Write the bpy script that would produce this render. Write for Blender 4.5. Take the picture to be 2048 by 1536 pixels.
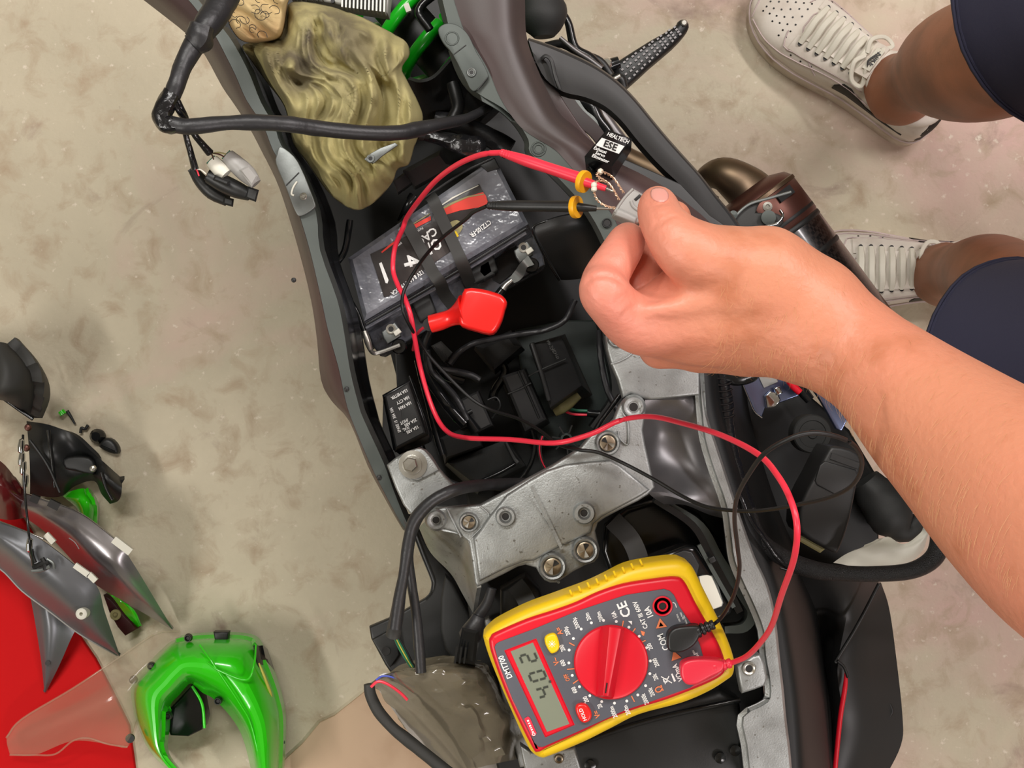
import bpy, math, random
import numpy as np
from mathutils import Vector, Matrix, noise
random.seed(7)
SC = bpy.context.scene
for _o in list(bpy.data.objects): bpy.data.objects.remove(_o)

# ---------------------------------------------------------------- camera, world, lights, exposure
H, F, CX, CY = 1.65, 2900.0, 1024.0, 768.0      # camera height, focal length in px of the 2048 px wide frame
cam_d = bpy.data.cameras.new('camera'); cam = bpy.data.objects.new('camera', cam_d)
SC.collection.objects.link(cam); cam.location = (0, 0, H); cam_d.sensor_width = 36; cam_d.lens = F / 2048 * 36
cam_d.clip_start = 0.02; SC.camera = cam
wd = bpy.data.worlds.new('world'); SC.world = wd; wd.use_nodes = True
wd.node_tree.nodes['Background'].inputs[0].default_value = (0.80, 0.84, 0.80, 1)
wd.node_tree.nodes['Background'].inputs[1].default_value = 0.36
def area(name, loc, size, power, col, target=(0, 0, 0.3)):
    d = bpy.data.lights.new(name, 'AREA'); d.shape = 'RECTANGLE'; d.size, d.size_y = size; d.energy = power; d.color = col
    o = bpy.data.objects.new(name, d); SC.collection.objects.link(o); o.location = loc
    o.rotation_euler = (Vector(target) - Vector(loc)).to_track_quat('-Z', 'Y').to_euler()
    return o
area('ceiling_tube_light', (-0.35, 1.25, 2.75), (1.3, 0.16), 27, (1.0, 0.97, 0.93))
area('ceiling_tube_light', (1.6, 1.2, 2.75), (1.3, 0.16), 32, (1.0, 0.93, 0.92))
area('ceiling_tube_light', (-1.8, -0.9, 2.75), (1.3, 0.16), 23, (1.0, 0.96, 0.91))
area('ceiling_tube_light', (1.5, -1.5, 2.75), (1.3, 0.16), 19, (1.0, 0.93, 0.93))  # fill light added to brighten the lower right floor
SC.view_settings.view_transform = 'Standard'; SC.view_settings.look = 'None'
SC.view_settings.gamma = 1; SC.view_settings.use_curve_mapping = False
SC.view_settings.exposure = 0.42

# ---------------------------------------------------------------- helpers
def P(p, z=None):
    """photo position (of 2048x1536) of a point known to stand at height z -> metres"""
    x, y = p[0], p[1]; z = p[2] if z is None else z
    s = (H - z) / F
    return Vector(((x - CX) * s, (CY - y) * s, z))
def PP(pts, z=None): return [P(p, z) for p in pts]
def sc(z): return (H - z) / F                      # metres per photo pixel at height z

def s2l(c):
    c = c / 255.0
    return c / 12.92 if c <= 0.04045 else ((c + 0.055) / 1.055) ** 2.4
def rgb(c): return (s2l(c[0]), s2l(c[1]), s2l(c[2]), 1)

def mat(name, col, rough=0.5, metal=0.0, spots=None, bump=None, coat=0, sss=0, emit=None, trans=0, weave=None, spec=0.5, alpha=1):
    m = bpy.data.materials.new(name); m.use_nodes = True; nt = m.node_tree; b = nt.nodes['Principled BSDF']
    b.inputs['Base Color'].default_value = rgb(col); b.inputs['Roughness'].default_value = rough
    b.inputs['Metallic'].default_value = metal; b.inputs['Specular IOR Level'].default_value = spec
    b.inputs['Alpha'].default_value = alpha
    if coat: b.inputs['Coat Weight'].default_value = coat; b.inputs['Coat Roughness'].default_value = 0.12
    if sss:
        b.inputs['Subsurface Weight'].default_value = sss; b.inputs['Subsurface Radius'].default_value = (1, 0.35, 0.2)
        b.inputs['Subsurface Scale'].default_value = 0.006
    if trans: b.inputs['Transmission Weight'].default_value = trans
    if emit: b.inputs['Emission Color'].default_value = rgb(emit[0]); b.inputs['Emission Strength'].default_value = emit[1]
    tc = nt.nodes.new('ShaderNodeTexCoord')
    prev = None
    for (c2, scale, lo, hi, *rest) in (spots or []):
        n = nt.nodes.new('ShaderNodeTexNoise'); n.inputs['Scale'].default_value = scale; n.inputs['Detail'].default_value = rest[0] if rest else 4
        nt.links.new(tc.outputs['Object'], n.inputs['Vector'])
        r = nt.nodes.new('ShaderNodeMapRange'); r.inputs[1].default_value = lo; r.inputs[2].default_value = hi
        nt.links.new(n.outputs[0], r.inputs[0])
        mx = nt.nodes.new('ShaderNodeMix'); mx.data_type = 'RGBA'
        nt.links.new(r.outputs[0], mx.inputs[0])
        if prev is None: mx.inputs[6].default_value = rgb(col)
        else: nt.links.new(prev, mx.inputs[6])
        mx.inputs[7].default_value = rgb(c2); prev = mx.outputs[2]
    if prev is not None: nt.links.new(prev, b.inputs['Base Color'])
    if bump:
        n = nt.nodes.new('ShaderNodeTexNoise'); n.inputs['Scale'].default_value = bump[0]; n.inputs['Detail'].default_value = 4
        nt.links.new(tc.outputs['Object'], n.inputs['Vector'])
        bp = nt.nodes.new('ShaderNodeBump'); bp.inputs['Strength'].default_value = bump[1]; bp.inputs['Distance'].default_value = bump[2] if len(bump) > 2 else 0.001
        nt.links.new(n.outputs[0], bp.inputs['Height']); nt.links.new(bp.outputs[0], b.inputs['Normal'])
    if weave:
        w = nt.nodes.new('ShaderNodeTexChecker'); w.inputs['Scale'].default_value = weave[0]
        mp = nt.nodes.new('ShaderNodeMapping'); mp.inputs['Rotation'].default_value = (0, 0, weave[2])
        nt.links.new(tc.outputs['Object'], mp.inputs[0]); nt.links.new(mp.outputs[0], w.inputs[0])
        w.inputs['Color1'].default_value = rgb(col); w.inputs['Color2'].default_value = rgb(weave[1])
        nt.links.new(w.outputs[0], b.inputs['Base Color'])
    return m

def mk(name, vf, m, parent=None, smooth=True, label=None, ang=38, kind=None):
    v, f = vf[0], vf[1]
    v = [Vector(p) for p in v]
    c = Vector((0, 0, 0))
    for p in v: c += p
    c /= max(1, len(v))
    me = bpy.data.meshes.new(name); me.from_pydata([tuple(p - c) for p in v], [], f); me.validate(); me.update()
    if smooth:
        me.shade_smooth(); me.set_sharp_from_angle(angle=math.radians(ang))
    for q in (m if isinstance(m, list) else [m]): me.materials.append(q)
    o = bpy.data.objects.new(name, me); SC.collection.objects.link(o)
    if parent is not None:
        o.parent = parent; o.location = c - WL[parent.name]
    else: o.location = c
    WL[o.name] = c
    if label: o['label'] = label
    if kind: o['kind'] = kind
    return o
WL = {}
def thing(name, label, cat, at, group=None):
    o = bpy.data.objects.new(name, None); SC.collection.objects.link(o); o.location = at; o.empty_display_size = 0.02
    o['label'] = label; o['category'] = cat
    if group: o['group'] = group
    WL[o.name] = Vector(at); return o
def tag(o, label, cat, group=None):
    o['label'] = label; o['category'] = cat
    if group: o['group'] = group
    return o

def join(*vfs):
    V, Fc = [], []
    for v, f in vfs:
        n = len(V); V += list(v); Fc += [tuple(i + n for i in q) for q in f]
    return V, Fc

def cat(pts, n=6, closed=False):
    """Catmull-Rom through points (any dimension)"""
    pts = [np.array(tuple(p), float) for p in pts]; N = len(pts); out = []
    if N < 3 and not closed:
        for i in range(N - 1):
            for k in range(n): out.append(pts[i] + (pts[i + 1] - pts[i]) * k / n)
        out.append(pts[-1]); return out
    for i in range(N if closed else N - 1):
        if closed: a, b, c, d = pts[(i - 1) % N], pts[i], pts[(i + 1) % N], pts[(i + 2) % N]
        else:
            b, c = pts[i], pts[i + 1]
            a = pts[i - 1] if i > 0 else 2 * b - c; d = pts[i + 2] if i + 2 < N else 2 * c - b
        for k in range(n):
            t = k / n
            out.append(0.5 * ((2 * b) + (c - a) * t + (2 * a - 5 * b + 4 * c - d) * t * t + (3 * b - a - 3 * c + d) * t ** 3))
    if not closed: out.append(pts[-1])
    return out

def area2(pts): return 0.5 * sum(pts[i][0] * pts[(i + 1) % len(pts)][1] - pts[(i + 1) % len(pts)][0] * pts[i][1] for i in range(len(pts)))
def inset(pts, d):
    """shrink a CCW ring by d in xy"""
    n = len(pts); out = []
    for i in range(n):
        a, b, c = pts[i - 1], pts[i], pts[(i + 1) % n]
        e1 = Vector((b[0] - a[0], b[1] - a[1])); e2 = Vector((c[0] - b[0], c[1] - b[1]))
        if e1.length < 1e-9 or e2.length < 1e-9: out.append(Vector(b)); continue
        n1 = Vector((-e1.y, e1.x)).normalized(); n2 = Vector((-e2.y, e2.x)).normalized()
        m = n1 + n2
        if m.length < 1e-3: m = n1.copy()
        m.normalize(); k = max(0.45, m.dot(n1))
        out.append(Vector((b[0] + m.x * d / k, b[1] + m.y * d / k, b[2])))
    return out
def plate(top, thick, bevel=0.0015, seg=3, taper=0.0, dome=0.0):
    """solid with the outline `top` (world points), rounded upper edge"""
    top = [Vector(p) for p in top]
    if area2(top) < 0: top.reverse()
    rings = []
    base = inset(top, -taper) if taper else top
    rings.append([p - Vector((0, 0, thick)) for p in base])
    for k in range(seg + 1):
        a = math.pi / 2 * k / seg
        rings.append([p - Vector((0, 0, bevel * (1 - math.sin(a)))) for p in inset(top, bevel * (1 - math.cos(a)))])
    if dome: rings.append([p + Vector((0, 0, dome)) for p in inset(top, bevel + dome * 4)])
    n = len(top); V = [p for r in rings for p in r]; Fc = []
    for r in range(len(rings) - 1):
        for i in range(n):
            j = (i + 1) % n; Fc.append((r * n + i, r * n + j, (r + 1) * n + j, (r + 1) * n + i))
    Fc.append(tuple(range((len(rings) - 1) * n, len(rings) * n))); Fc.append(tuple(reversed(range(n))))
    return V, Fc
def pplate(px, z, thick, bevel=0.0015, smooth=0, **k):
    pts = [(p[0], p[1], p[2] if len(p) > 2 else z) for p in px]
    if smooth: pts = cat(pts, smooth, True)
    return plate([P(p) for p in pts], thick, bevel, **k)
def hexa(top, bot, bevel=0.0012):
    """box between two quads of px,py,z corners, with chamfered top"""
    t = PP(top); b = PP(bot)
    if area2(t) < 0: t.reverse(); b.reverse()
    ins = inset(t, bevel)
    r1 = [b[i] + (t[i] - b[i]) * (1 - min(.4, bevel / max(1e-6, (t[i] - b[i]).length))) for i in range(4)]
    V = b + r1 + ins; Fc = [(3, 2, 1, 0), (8, 9, 10, 11)]
    for r in (0, 4):
        for i in range(4): j = (i + 1) % 4; Fc.append((r + i, r + j, r + 4 + j, r + 4 + i))
    return V, Fc
def bar(a, b, w, h, up=(0, 0, 1), bevel=0.0):
    """box from a to b (world), width w, height h"""
    a, b = Vector(a), Vector(b); t = (b - a).normalized(); s = t.cross(Vector(up)).normalized(); u = s.cross(t)
    V = []
    for p in (a, b):
        for sx, sz in ((-1, -1), (1, -1), (1, 1), (-1, 1)): V.append(p + s * w / 2 * sx + u * h / 2 * sz)
    return V, [(3, 2, 1, 0), (4, 5, 6, 7), (0, 1, 5, 4), (1, 2, 6, 5), (2, 3, 7, 6), (3, 0, 4, 7)]
def tube(path, r, n=10, sm=5, flat=1.0, closed=False, wob=0.0, wobf=60, rings=None):
    """swept round along world points; r number or list"""
    if not hasattr(r, '__len__'): r = [r] * len(path)
    q = [(p[0], p[1], p[2], rr) for p, rr in zip(path, r)]
    q = cat(q, sm, closed) if sm > 1 else [np.array(x) for x in q]
    pts = [Vector(x[:3]) for x in q]; R = [float(x[3]) for x in q]; N = len(pts)
    V, Fc = [], []; up = None
    for i, p in enumerate(pts):
        a = pts[i - 1] if (i > 0 or closed) else p; b = pts[(i + 1) % N] if (i < N - 1 or closed) else p
        t = (b - a).normalized() if (b - a).length > 1e-9 else Vector((0, 0, 1))
        if up is None: up = Vector((0, 0, 1)) if abs(t.z) < .9 else Vector((1, 0, 0))
        s = t.cross(up)
        if s.length < 1e-4: s = t.cross(Vector((1, 0, 0)))
        s.normalize(); u = s.cross(t).normalized()
        if abs(t.z) > .7: up = u
        else: up = Vector((0, 0, 1))
        rr = R[i]
        if wob: rr *= 1 + wob * noise.noise(p * wobf)
        for k in range(n):
            an = 2 * math.pi * k / n
            d = s * math.cos(an) + u * math.sin(an) * flat
            q2 = 1 + (wob * .7 * noise.noise((p + d * .01) * wobf * 2.3) if wob else 0)
            V.append(p + d * rr * q2)
    M = N if closed else N - 1
    for i in range(M):
        for k in range(n):
            a, b = i * n + k, i * n + (k + 1) % n; c, d = ((i + 1) % N) * n + (k + 1) % n, ((i + 1) % N) * n + k
            Fc.append((a, b, c, d))
    if not closed: Fc.append(tuple(reversed(range(n)))); Fc.append(tuple(range((N - 1) * n, N * n)))
    return V, Fc
def ptube(px, rpx, z=None, **k):
    """tube through photo positions; rpx radius in photo px"""
    pts = [P(p, z) for p in px]
    if not hasattr(rpx, '__len__'): rpx = [rpx] * len(px)
    return tube(pts, [a * sc(p.z) for a, p in zip(rpx, pts)], **k)
def ribbon(px, wpx, thick, z=None, sm=5):
    pts = [P(p, z) for p in px]
    if not hasattr(wpx, '__len__'): wpx = [wpx] * len(px)
    q = cat([(p.x, p.y, p.z, w * sc(p.z)) for p, w in zip(pts, wpx)], sm); V, Fc = [], []; N = len(q)
    for i in range(N):
        p = Vector(q[i][:3]); a = Vector(q[max(0, i - 1)][:3]); b = Vector(q[min(N - 1, i + 1)][:3]); t = (b - a).normalized()
        s = t.cross(Vector((0, 0, 1)))
        s = Vector((1, 0, 0)) if s.length < 1e-3 else s.normalized()
        u = s.cross(t).normalized(); w = q[i][3] / 2
        V += [p - s * w - u * thick, p + s * w - u * thick, p + s * w, p - s * w]
    for i in range(N - 1):
        for k in range(4): Fc.append((i * 4 + k, i * 4 + (k + 1) % 4, i * 4 + 4 + (k + 1) % 4, i * 4 + 4 + k))
    Fc += [(3, 2, 1, 0), (N * 4 - 4, N * 4 - 3, N * 4 - 2, N * 4 - 1)]
    return V, Fc
def lathe(c, prof, n=24, axis=(0, 0, 1), start=0):
    """prof: list of (radius, height along axis)"""
    c = Vector(c); ax = Vector(axis).normalized(); s = ax.orthogonal().normalized(); u = ax.cross(s)
    V, Fc = [], []
    for r, h in prof:
        for k in range(n):
            an = 2 * math.pi * k / n + start; V.append(c + ax * h + (s * math.cos(an) + u * math.sin(an)) * r)
    for i in range(len(prof) - 1):
        for k in range(n): Fc.append((i * n + k, i * n + (k + 1) % n, (i + 1) * n + (k + 1) % n, (i + 1) * n + k))
    Fc.append(tuple(reversed(range(n)))); Fc.append(tuple(range((len(prof) - 1) * n, len(prof) * n)))
    return V, Fc
def sheet(rows, nu=5, nv=4, thick=0.002, smooth_v=True, disp=None):
    """surface through rows of (px,py,z), given a thickness"""
    R = [cat(r, nv) if smooth_v else cat_lin(r, nv) for r in rows]
    C = list(zip(*R)); C = [cat(c, nu) for c in C]; m = len(C); n = len(C[0])
    G = [[P(C[j][i]) for j in range(m)] for i in range(n)]
    if disp:
        G = [[disp(G[i][j], i / (n - 1), j / (m - 1)) for j in range(m)] for i in range(n)]
    return solid_grid(G, thick)
def cat_lin(r, n):
    out = []
    r = [np.array(p, float) for p in r]
    for a, b in zip(r[:-1], r[1:]):
        for k in range(n): out.append(a + (b - a) * k / n)
    out.append(r[-1]); return out
def solid_grid(G, thick):
    n, m = len(G), len(G[0]); N = [[None] * m for _ in range(n)]
    for i in range(n):
        for j in range(m):
            a = G[min(n - 1, i + 1)][j] - G[max(0, i - 1)][j]; b = G[i][min(m - 1, j + 1)] - G[i][max(0, j - 1)]
            q = a.cross(b)
            if q.length < 1e-12: q = Vector((0, 0, 1))
            q.normalize(); N[i][j] = q if q.z >= 0 else -q
    flip = (G[1][0] - G[0][0]).cross(G[0][1] - G[0][0]).z > 0
    V = [G[i][j] for i in range(n) for j in range(m)] + [G[i][j] - N[i][j] * thick for i in range(n) for j in range(m)]
    o = n * m; Fc = []
    for i in range(n - 1):
        for j in range(m - 1):
            a, b, c, d = i * m + j, (i + 1) * m + j, (i + 1) * m + j + 1, i * m + j + 1
            Fc.append((a, b, c, d)); Fc.append((a + o, d + o, c + o, b + o))
    for i in range(n - 1):
        for j in (0, m - 1):
            a, b = i * m + j, (i + 1) * m + j; Fc.append((a, a + o, b + o, b) if j == 0 else (a, b, b + o, a + o))
    for j in range(m - 1):
        for i in (0, n - 1):
            a, b = i * m + j, i * m + j + 1; Fc.append((a, b, b + o, a + o) if i == 0 else (a, a + o, b + o, b))
    return V, Fc
def panel(L, nu=4, thick=0.003, lin=True):
    """rows across given as lists of (px,py,z); straight across, smooth along"""
    return sheet(L, nu, 2 if lin else 5, thick, smooth_v=not lin)
def disc(c, r, th=0.0004, n=16): return lathe(c, [(r, 0), (r, th)], n)
def boss(c, r, hole, h, m, parent, name='boss', hm=None):
    """raised ring with a bored hole"""
    o = mk(name, lathe(c, [(r * 1.15, -h), (r * 1.02, -0.0002), (r * .96, h * .7), (r * .88, h), (hole * 1.45, h), (hole * 1.05, h * .6), (hole, .0005), (0.0001, .0004)], 28), m, parent)
    if hm: mk('bore', lathe(c, [(hole * .8, .0005), (hole * .78, .0007), (0.0001, .0007)], 18), hm, o)
    return o
def text(s, c, size, ang, m, parent, name='lettering', align='CENTER', ext=0.00015, tilt=None, shear=0, sx=1.0, normal=None, bold=.022):
    cu = bpy.data.curves.new('t', 'FONT'); cu.body = s; cu.size = size; cu.align_x = align; cu.align_y = 'CENTER'; cu.extrude = ext; cu.shear = shear; cu.offset = size * bold * (1 if size > .0030 else .4)
    cu.resolution_u = 2
    o = bpy.data.objects.new('t', cu); SC.collection.objects.link(o)
    bpy.context.view_layer.update()
    me = bpy.data.meshes.new_from_object(o.evaluated_get(bpy.context.evaluated_depsgraph_get()))
    bpy.data.objects.remove(o)
    Rz = Matrix.Rotation(math.radians(ang), 3, 'Z') @ Matrix.Diagonal((sx, 1, 1))
    T = Rz
    if normal is not None:
        T = Vector((0, 0, 1)).rotation_difference(Vector(normal)).to_matrix() @ Rz
    V = [T @ v.co + Vector(c) for v in me.vertices]; Fc = [tuple(p.vertices) for p in me.polygons]
    return mk(name, (V, Fc), m, parent, smooth=False)

# --- smooth bodies from a distance field
class Field:
    def __init__(s, lo, hi, h):
        s.lo, s.h = np.array(lo, np.float32), h; s.n = [int((hi[i] - lo[i]) / h) + 2 for i in range(3)]
        s.D = np.full(s.n, 1.0, np.float32)
        s.ax = [(s.lo[i] + np.arange(s.n[i]) * h).astype(np.float32) for i in range(3)]
    def cap(s, a, b, ra, rb, k=0.01, fz=1.0, sub=False):
        a, b = np.array(a, np.float32), np.array(b, np.float32); R = max(ra, rb) + k * 2 + s.h * 3
        sl = []
        for i in range(3):
            l = min(a[i], b[i]) - R; u = max(a[i], b[i]) + R
            sl.append(slice(max(0, int((l - s.lo[i]) / s.h)), max(0, min(s.n[i], int((u - s.lo[i]) / s.h) + 2))))
        X = s.ax[0][sl[0]][:, None, None]; Y = s.ax[1][sl[1]][None, :, None]; Z = s.ax[2][sl[2]][None, None, :]
        if X.size * Y.size * Z.size == 0: return
        d = b - a; L2 = float(d @ d) + 1e-12
        t = np.clip(((X - a[0]) * d[0] + (Y - a[1]) * d[1] + (Z - a[2]) * d[2]) / L2, 0, 1)
        q = np.sqrt((X - a[0] - t * d[0]) ** 2 + (Y - a[1] - t * d[1]) ** 2 + ((Z - a[2] - t * d[2]) * fz) ** 2)
        d2 = q - (ra + (rb - ra) * t); D = s.D[tuple(sl)]
        if sub: hh = np.clip(k - np.abs(-d2 - D), 0, None) / k; D[...] = np.maximum(D, -d2) + hh * hh * k * .25
        else: hh = np.clip(k - np.abs(D - d2), 0, None) / k; D[...] = np.minimum(D, d2) - hh * hh * k * .25
    def merge(s, o, k=0.001):
        hh = np.clip(k - np.abs(s.D - o.D), 0, None) / k; s.D = np.minimum(s.D, o.D) - hh * hh * k * .25
    def mesh(s):
        D = s.D; S = D < 0; n = D.shape
        c = [S[i:n[0] - 1 + i, j:n[1] - 1 + j, k:n[2] - 1 + k] for i in (0, 1) for j in (0, 1) for k in (0, 1)]
        al = np.logical_and.reduce(c); an = np.logical_or.reduce(c); act = an & ~al
        idx = np.argwhere(act); ID = np.full(act.shape, -1, np.int64); ID[act] = np.arange(len(idx))
        acc = np.zeros((len(idx), 3)); cnt = np.zeros(len(idx))
        def val(o): return D[idx[:, 0] + o[0], idx[:, 1] + o[1], idx[:, 2] + o[2]]
        for ax in range(3):
            for u in (0, 1):
                for v in (0, 1):
                    o0 = [0, 0, 0]; o0[(ax + 1) % 3] = u; o0[(ax + 2) % 3] = v; o1 = list(o0); o1[ax] = 1
                    a, b = val(o0), val(o1); m = (a < 0) != (b < 0); t = np.where(m, a / np.where(m, a - b, 1), 0)
                    p = np.array(o0, float)[None, :].repeat(len(idx), 0); p[:, ax] = t
                    acc[m] += p[m]; cnt[m] += 1
        V = (idx + acc / np.maximum(cnt, 1)[:, None]) * s.h + s.lo
        Fc = []
        for ax in range(3):
            b1, b2 = (ax + 1) % 3, (ax + 2) % 3
            sl0 = [slice(None)] * 3; sl1 = [slice(None)] * 3; sl0[ax] = slice(0, n[ax] - 1); sl1[ax] = slice(1, n[ax])
            A, B = S[tuple(sl0)], S[tuple(sl1)]; e = np.argwhere(A != B)
            e = e[(e[:, b1] > 0) & (e[:, b2] > 0) & (e[:, b1] < n[b1] - 1) & (e[:, b2] < n[b2] - 1)]
            def cell(d1, d2):
                q = e.copy(); q[:, b1] -= d1; q[:, b2] -= d2; return ID[q[:, 0], q[:, 1], q[:, 2]]
            q = np.stack([cell(1, 1), cell(0, 1), cell(0, 0), cell(1, 0)], 1)
            inside = A[e[:, 0], e[:, 1], e[:, 2]]
            q[~inside] = q[~inside][:, ::-1]; Fc.append(q)
        Fc = np.concatenate(Fc)
        return [Vector(v) for v in V.tolist()], [tuple(f) for f in Fc.tolist()]
# ---------------------------------------------------------------- materials
M = dict(
    blk=mat('black_plastic', (30, 31, 31), .42, bump=(900, .15, .0003)),
    blk2=mat('matt_black_plastic', (40, 41, 40), .62, bump=(700, .25, .0003)),
    dark=mat('deep_black_plastic', (16, 17, 17), .5),
    gls=mat('glossy_black_plastic', (22, 23, 24), .2),
    tape=mat('black_tape', (38, 38, 40), .42, bump=(260, .35, .0008)),
    gtape=mat('glossy_black_tape', (22, 22, 24), .22, bump=(220, .6, .0012)),
    braid=mat('braided_sleeve', (20, 20, 21), .38, bump=(1400, 1.0, .001)),
    rub=mat('black_rubber', (52, 52, 50), .6),
    brown=mat('dark_satin_panel', (66, 57, 55), .42, spots=[((74, 48, 49), 7, .45, .72, 2)], bump=(1500, .1, .0002)),
    blkp=mat('satin_black_panel', (42, 42, 42), .45, bump=(1500, .1, .0002)),
    lip=mat('grey_coated_metal', (78, 84, 80), .48, metal=.35, spots=[((74, 80, 77), 25, .4, .7)]),
    plate=mat('zinc_steel_plate', (128, 132, 130), .42, metal=.6, spots=[((108, 112, 110), 60, .4, .7)], bump=(500, .15, .0004)),
    alu=mat('cast_aluminium', (166, 169, 168), .44, metal=.7, spots=[((140, 142, 140), 55, .40, .72, 8), ((112, 110, 104), 320, .66, .74, 2), ((140, 112, 108), 18, .68, .82, 2)], bump=(900, .35, .0005)),
    alud=mat('polished_aluminium', (128, 124, 124), .42, metal=.8, spots=[((110, 110, 112), 12, .4, .7)]),
    bolt=mat('bolt_steel', (178, 176, 168), .3, metal=.85),
    brass=mat('dull_plug_metal', (168, 154, 132), .35, metal=.75, spots=[((120, 104, 84), 140, .45, .6)]),
    bore=mat('dark_bore', (20, 18, 17), .5),
    red=mat('red_rubber', (236, 34, 30), .3, coat=.3),
    pink=mat('red_silicone_cable', (238, 52, 74), .35),
    redm=mat('red_meter_plastic', (218, 16, 40), .36),
    yel=mat('yellow_holster_rubber', (240, 200, 22), .42, bump=(600, .1, .0003)),
    yelb=mat('yellow_button', (246, 208, 10), .4),
    face=mat('slate_face_plastic', (86, 88, 96), .5),
    lcd=mat('lcd_glass', (132, 138, 120), .15),
    seg=mat('lcd_segments', (60, 64, 56), .4),
    wht=mat('white_print', (235, 235, 232), .5),
    orn=mat('orange_print', (228, 128, 84), .5),
    ora=mat('orange_disc', (248, 178, 22), .4, sss=.05),
    skin=mat('skin', (216, 144, 112), .46, sss=.12, spots=[((220, 140, 112), 9, .4, .65, 3), ((196, 122, 88), 30, .55, .75, 3)], bump=(240, .55, .0009)),
    skinl=mat('skin_pink', (222, 146, 126), .45, sss=.12, spots=[((206, 120, 104), 60, .5, .7, 3)], bump=(420, .2, .0004)),
    hair=mat('blond_hair', (204, 156, 104), .5),
    tan=mat('tanned_skin', (158, 98, 66), .5, sss=.08, spots=[((134, 84, 54), 24, .45, .7, 4)], bump=(420, .25, .0005)),  # shade on the legs is put into this darker skin colour
    shoe=mat('white_leather', (228, 220, 208), .5, spots=[((206, 194, 180), 30, .5, .75)], bump=(200, .2, .0006)),
    sole=mat('white_rubber_sole', (214, 202, 186), .55, spots=[((170, 150, 130), 30, .55, .7)]),
    lace=mat('white_lace', (226, 222, 206), .7),
    line=mat('shoe_lining', (206, 188, 186), .8),
    navy=mat('navy_fabric', (52, 52, 74), .85, bump=(600, .3, .0008)),
    grn=mat('lime_green_paint', (52, 214, 20), .22, coat=.6),
    grn2=mat('green_spring_paint', (20, 190, 30), .3, coat=.4),
    silver=mat('silver_fairing', (150, 146, 148), .28, metal=.7, coat=.3),
    gry=mat('grey_fairing', (112, 114, 118), .36, metal=.45),
    mat_r=mat('red_mat', (206, 4, 10), .75, spec=.25, bump=(60, .15, .002)),
    card=mat('cardboard', (206, 176, 148), .8, spots=[((186, 154, 126), 12, .5, .7), ((190, 130, 110), 30, .68, .78)], bump=(60, .2, .001)),
    carbon=mat('carbon_fibre', (40, 34, 32), .3, coat=.5, weave=(320, (16, 14, 14), .72)),
    gold=mat('heated_titanium', (104, 88, 68), .42, metal=.85, spots=[((110, 90, 84), 8, .4, .7)]),
    brz=mat('brown_collar', (92, 58, 50), .4, metal=.7),
    fins=mat('grey_cast_fins', (196, 196, 190), .45, metal=.4),
    teal=mat('grey_green_tray', (56, 66, 63), .5, spots=[((44, 52, 50), 14, .4, .7)]),
    batt=mat('battery_case', (104, 106, 114), .2, spots=[((150, 152, 158), 20, .46, .70, 4)], bump=(34, 1.0, .006), coat=.3),
    battl=mat('battery_label', (52, 48, 48), .25, spots=[((90, 84, 82), 22, .5, .7)], bump=(26, .4, .003)),
    redp=mat('red_print', (226, 66, 54), .35),
    white=mat('white_plastic', (222, 220, 206), .5),
    clear=mat('translucent_grey_plastic', (164, 158, 150), .35),
    wire=mat('tinned_wire', (214, 178, 150), .35, metal=.6),
    grcon=mat('grey_connector_plastic', (158, 156, 152), .45),
    mir=mat('blue_reflective_plate', (130, 142, 180), .12, metal=.95),
    chrome=mat('chrome', (200, 204, 206), .1, metal=1),
    grnw=mat('green_wire', (30, 110, 80), .4), yelw=mat('yellow_wire', (210, 200, 90), .4), bluw=mat('blue_wire', (60, 80, 190), .4),
    cream=mat('cream_plastic', (150, 142, 96), .5),
)
def film(name, col, rough, mixf):
    m = mat(name, col, rough, spec=.6); nt = m.node_tree; b = nt.nodes['Principled BSDF']; out = nt.nodes['Material Output']
    tr = nt.nodes.new('ShaderNodeBsdfTransparent'); mx = nt.nodes.new('ShaderNodeMixShader'); mx.inputs[0].default_value = mixf
    nt.links.new(tr.outputs[0], mx.inputs[1]); nt.links.new(b.outputs[0], mx.inputs[2]); nt.links.new(mx.outputs[0], out.inputs[0]); return m
M['film'] = film('milky_plastic_film', (122, 114, 96), .1, .66)
M['screen'] = film('clear_windscreen', (196, 176, 150), .1, .22)
def stripes(name, c1, c2, scale, rot):
    m = mat(name, c1, .5); return m

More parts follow.
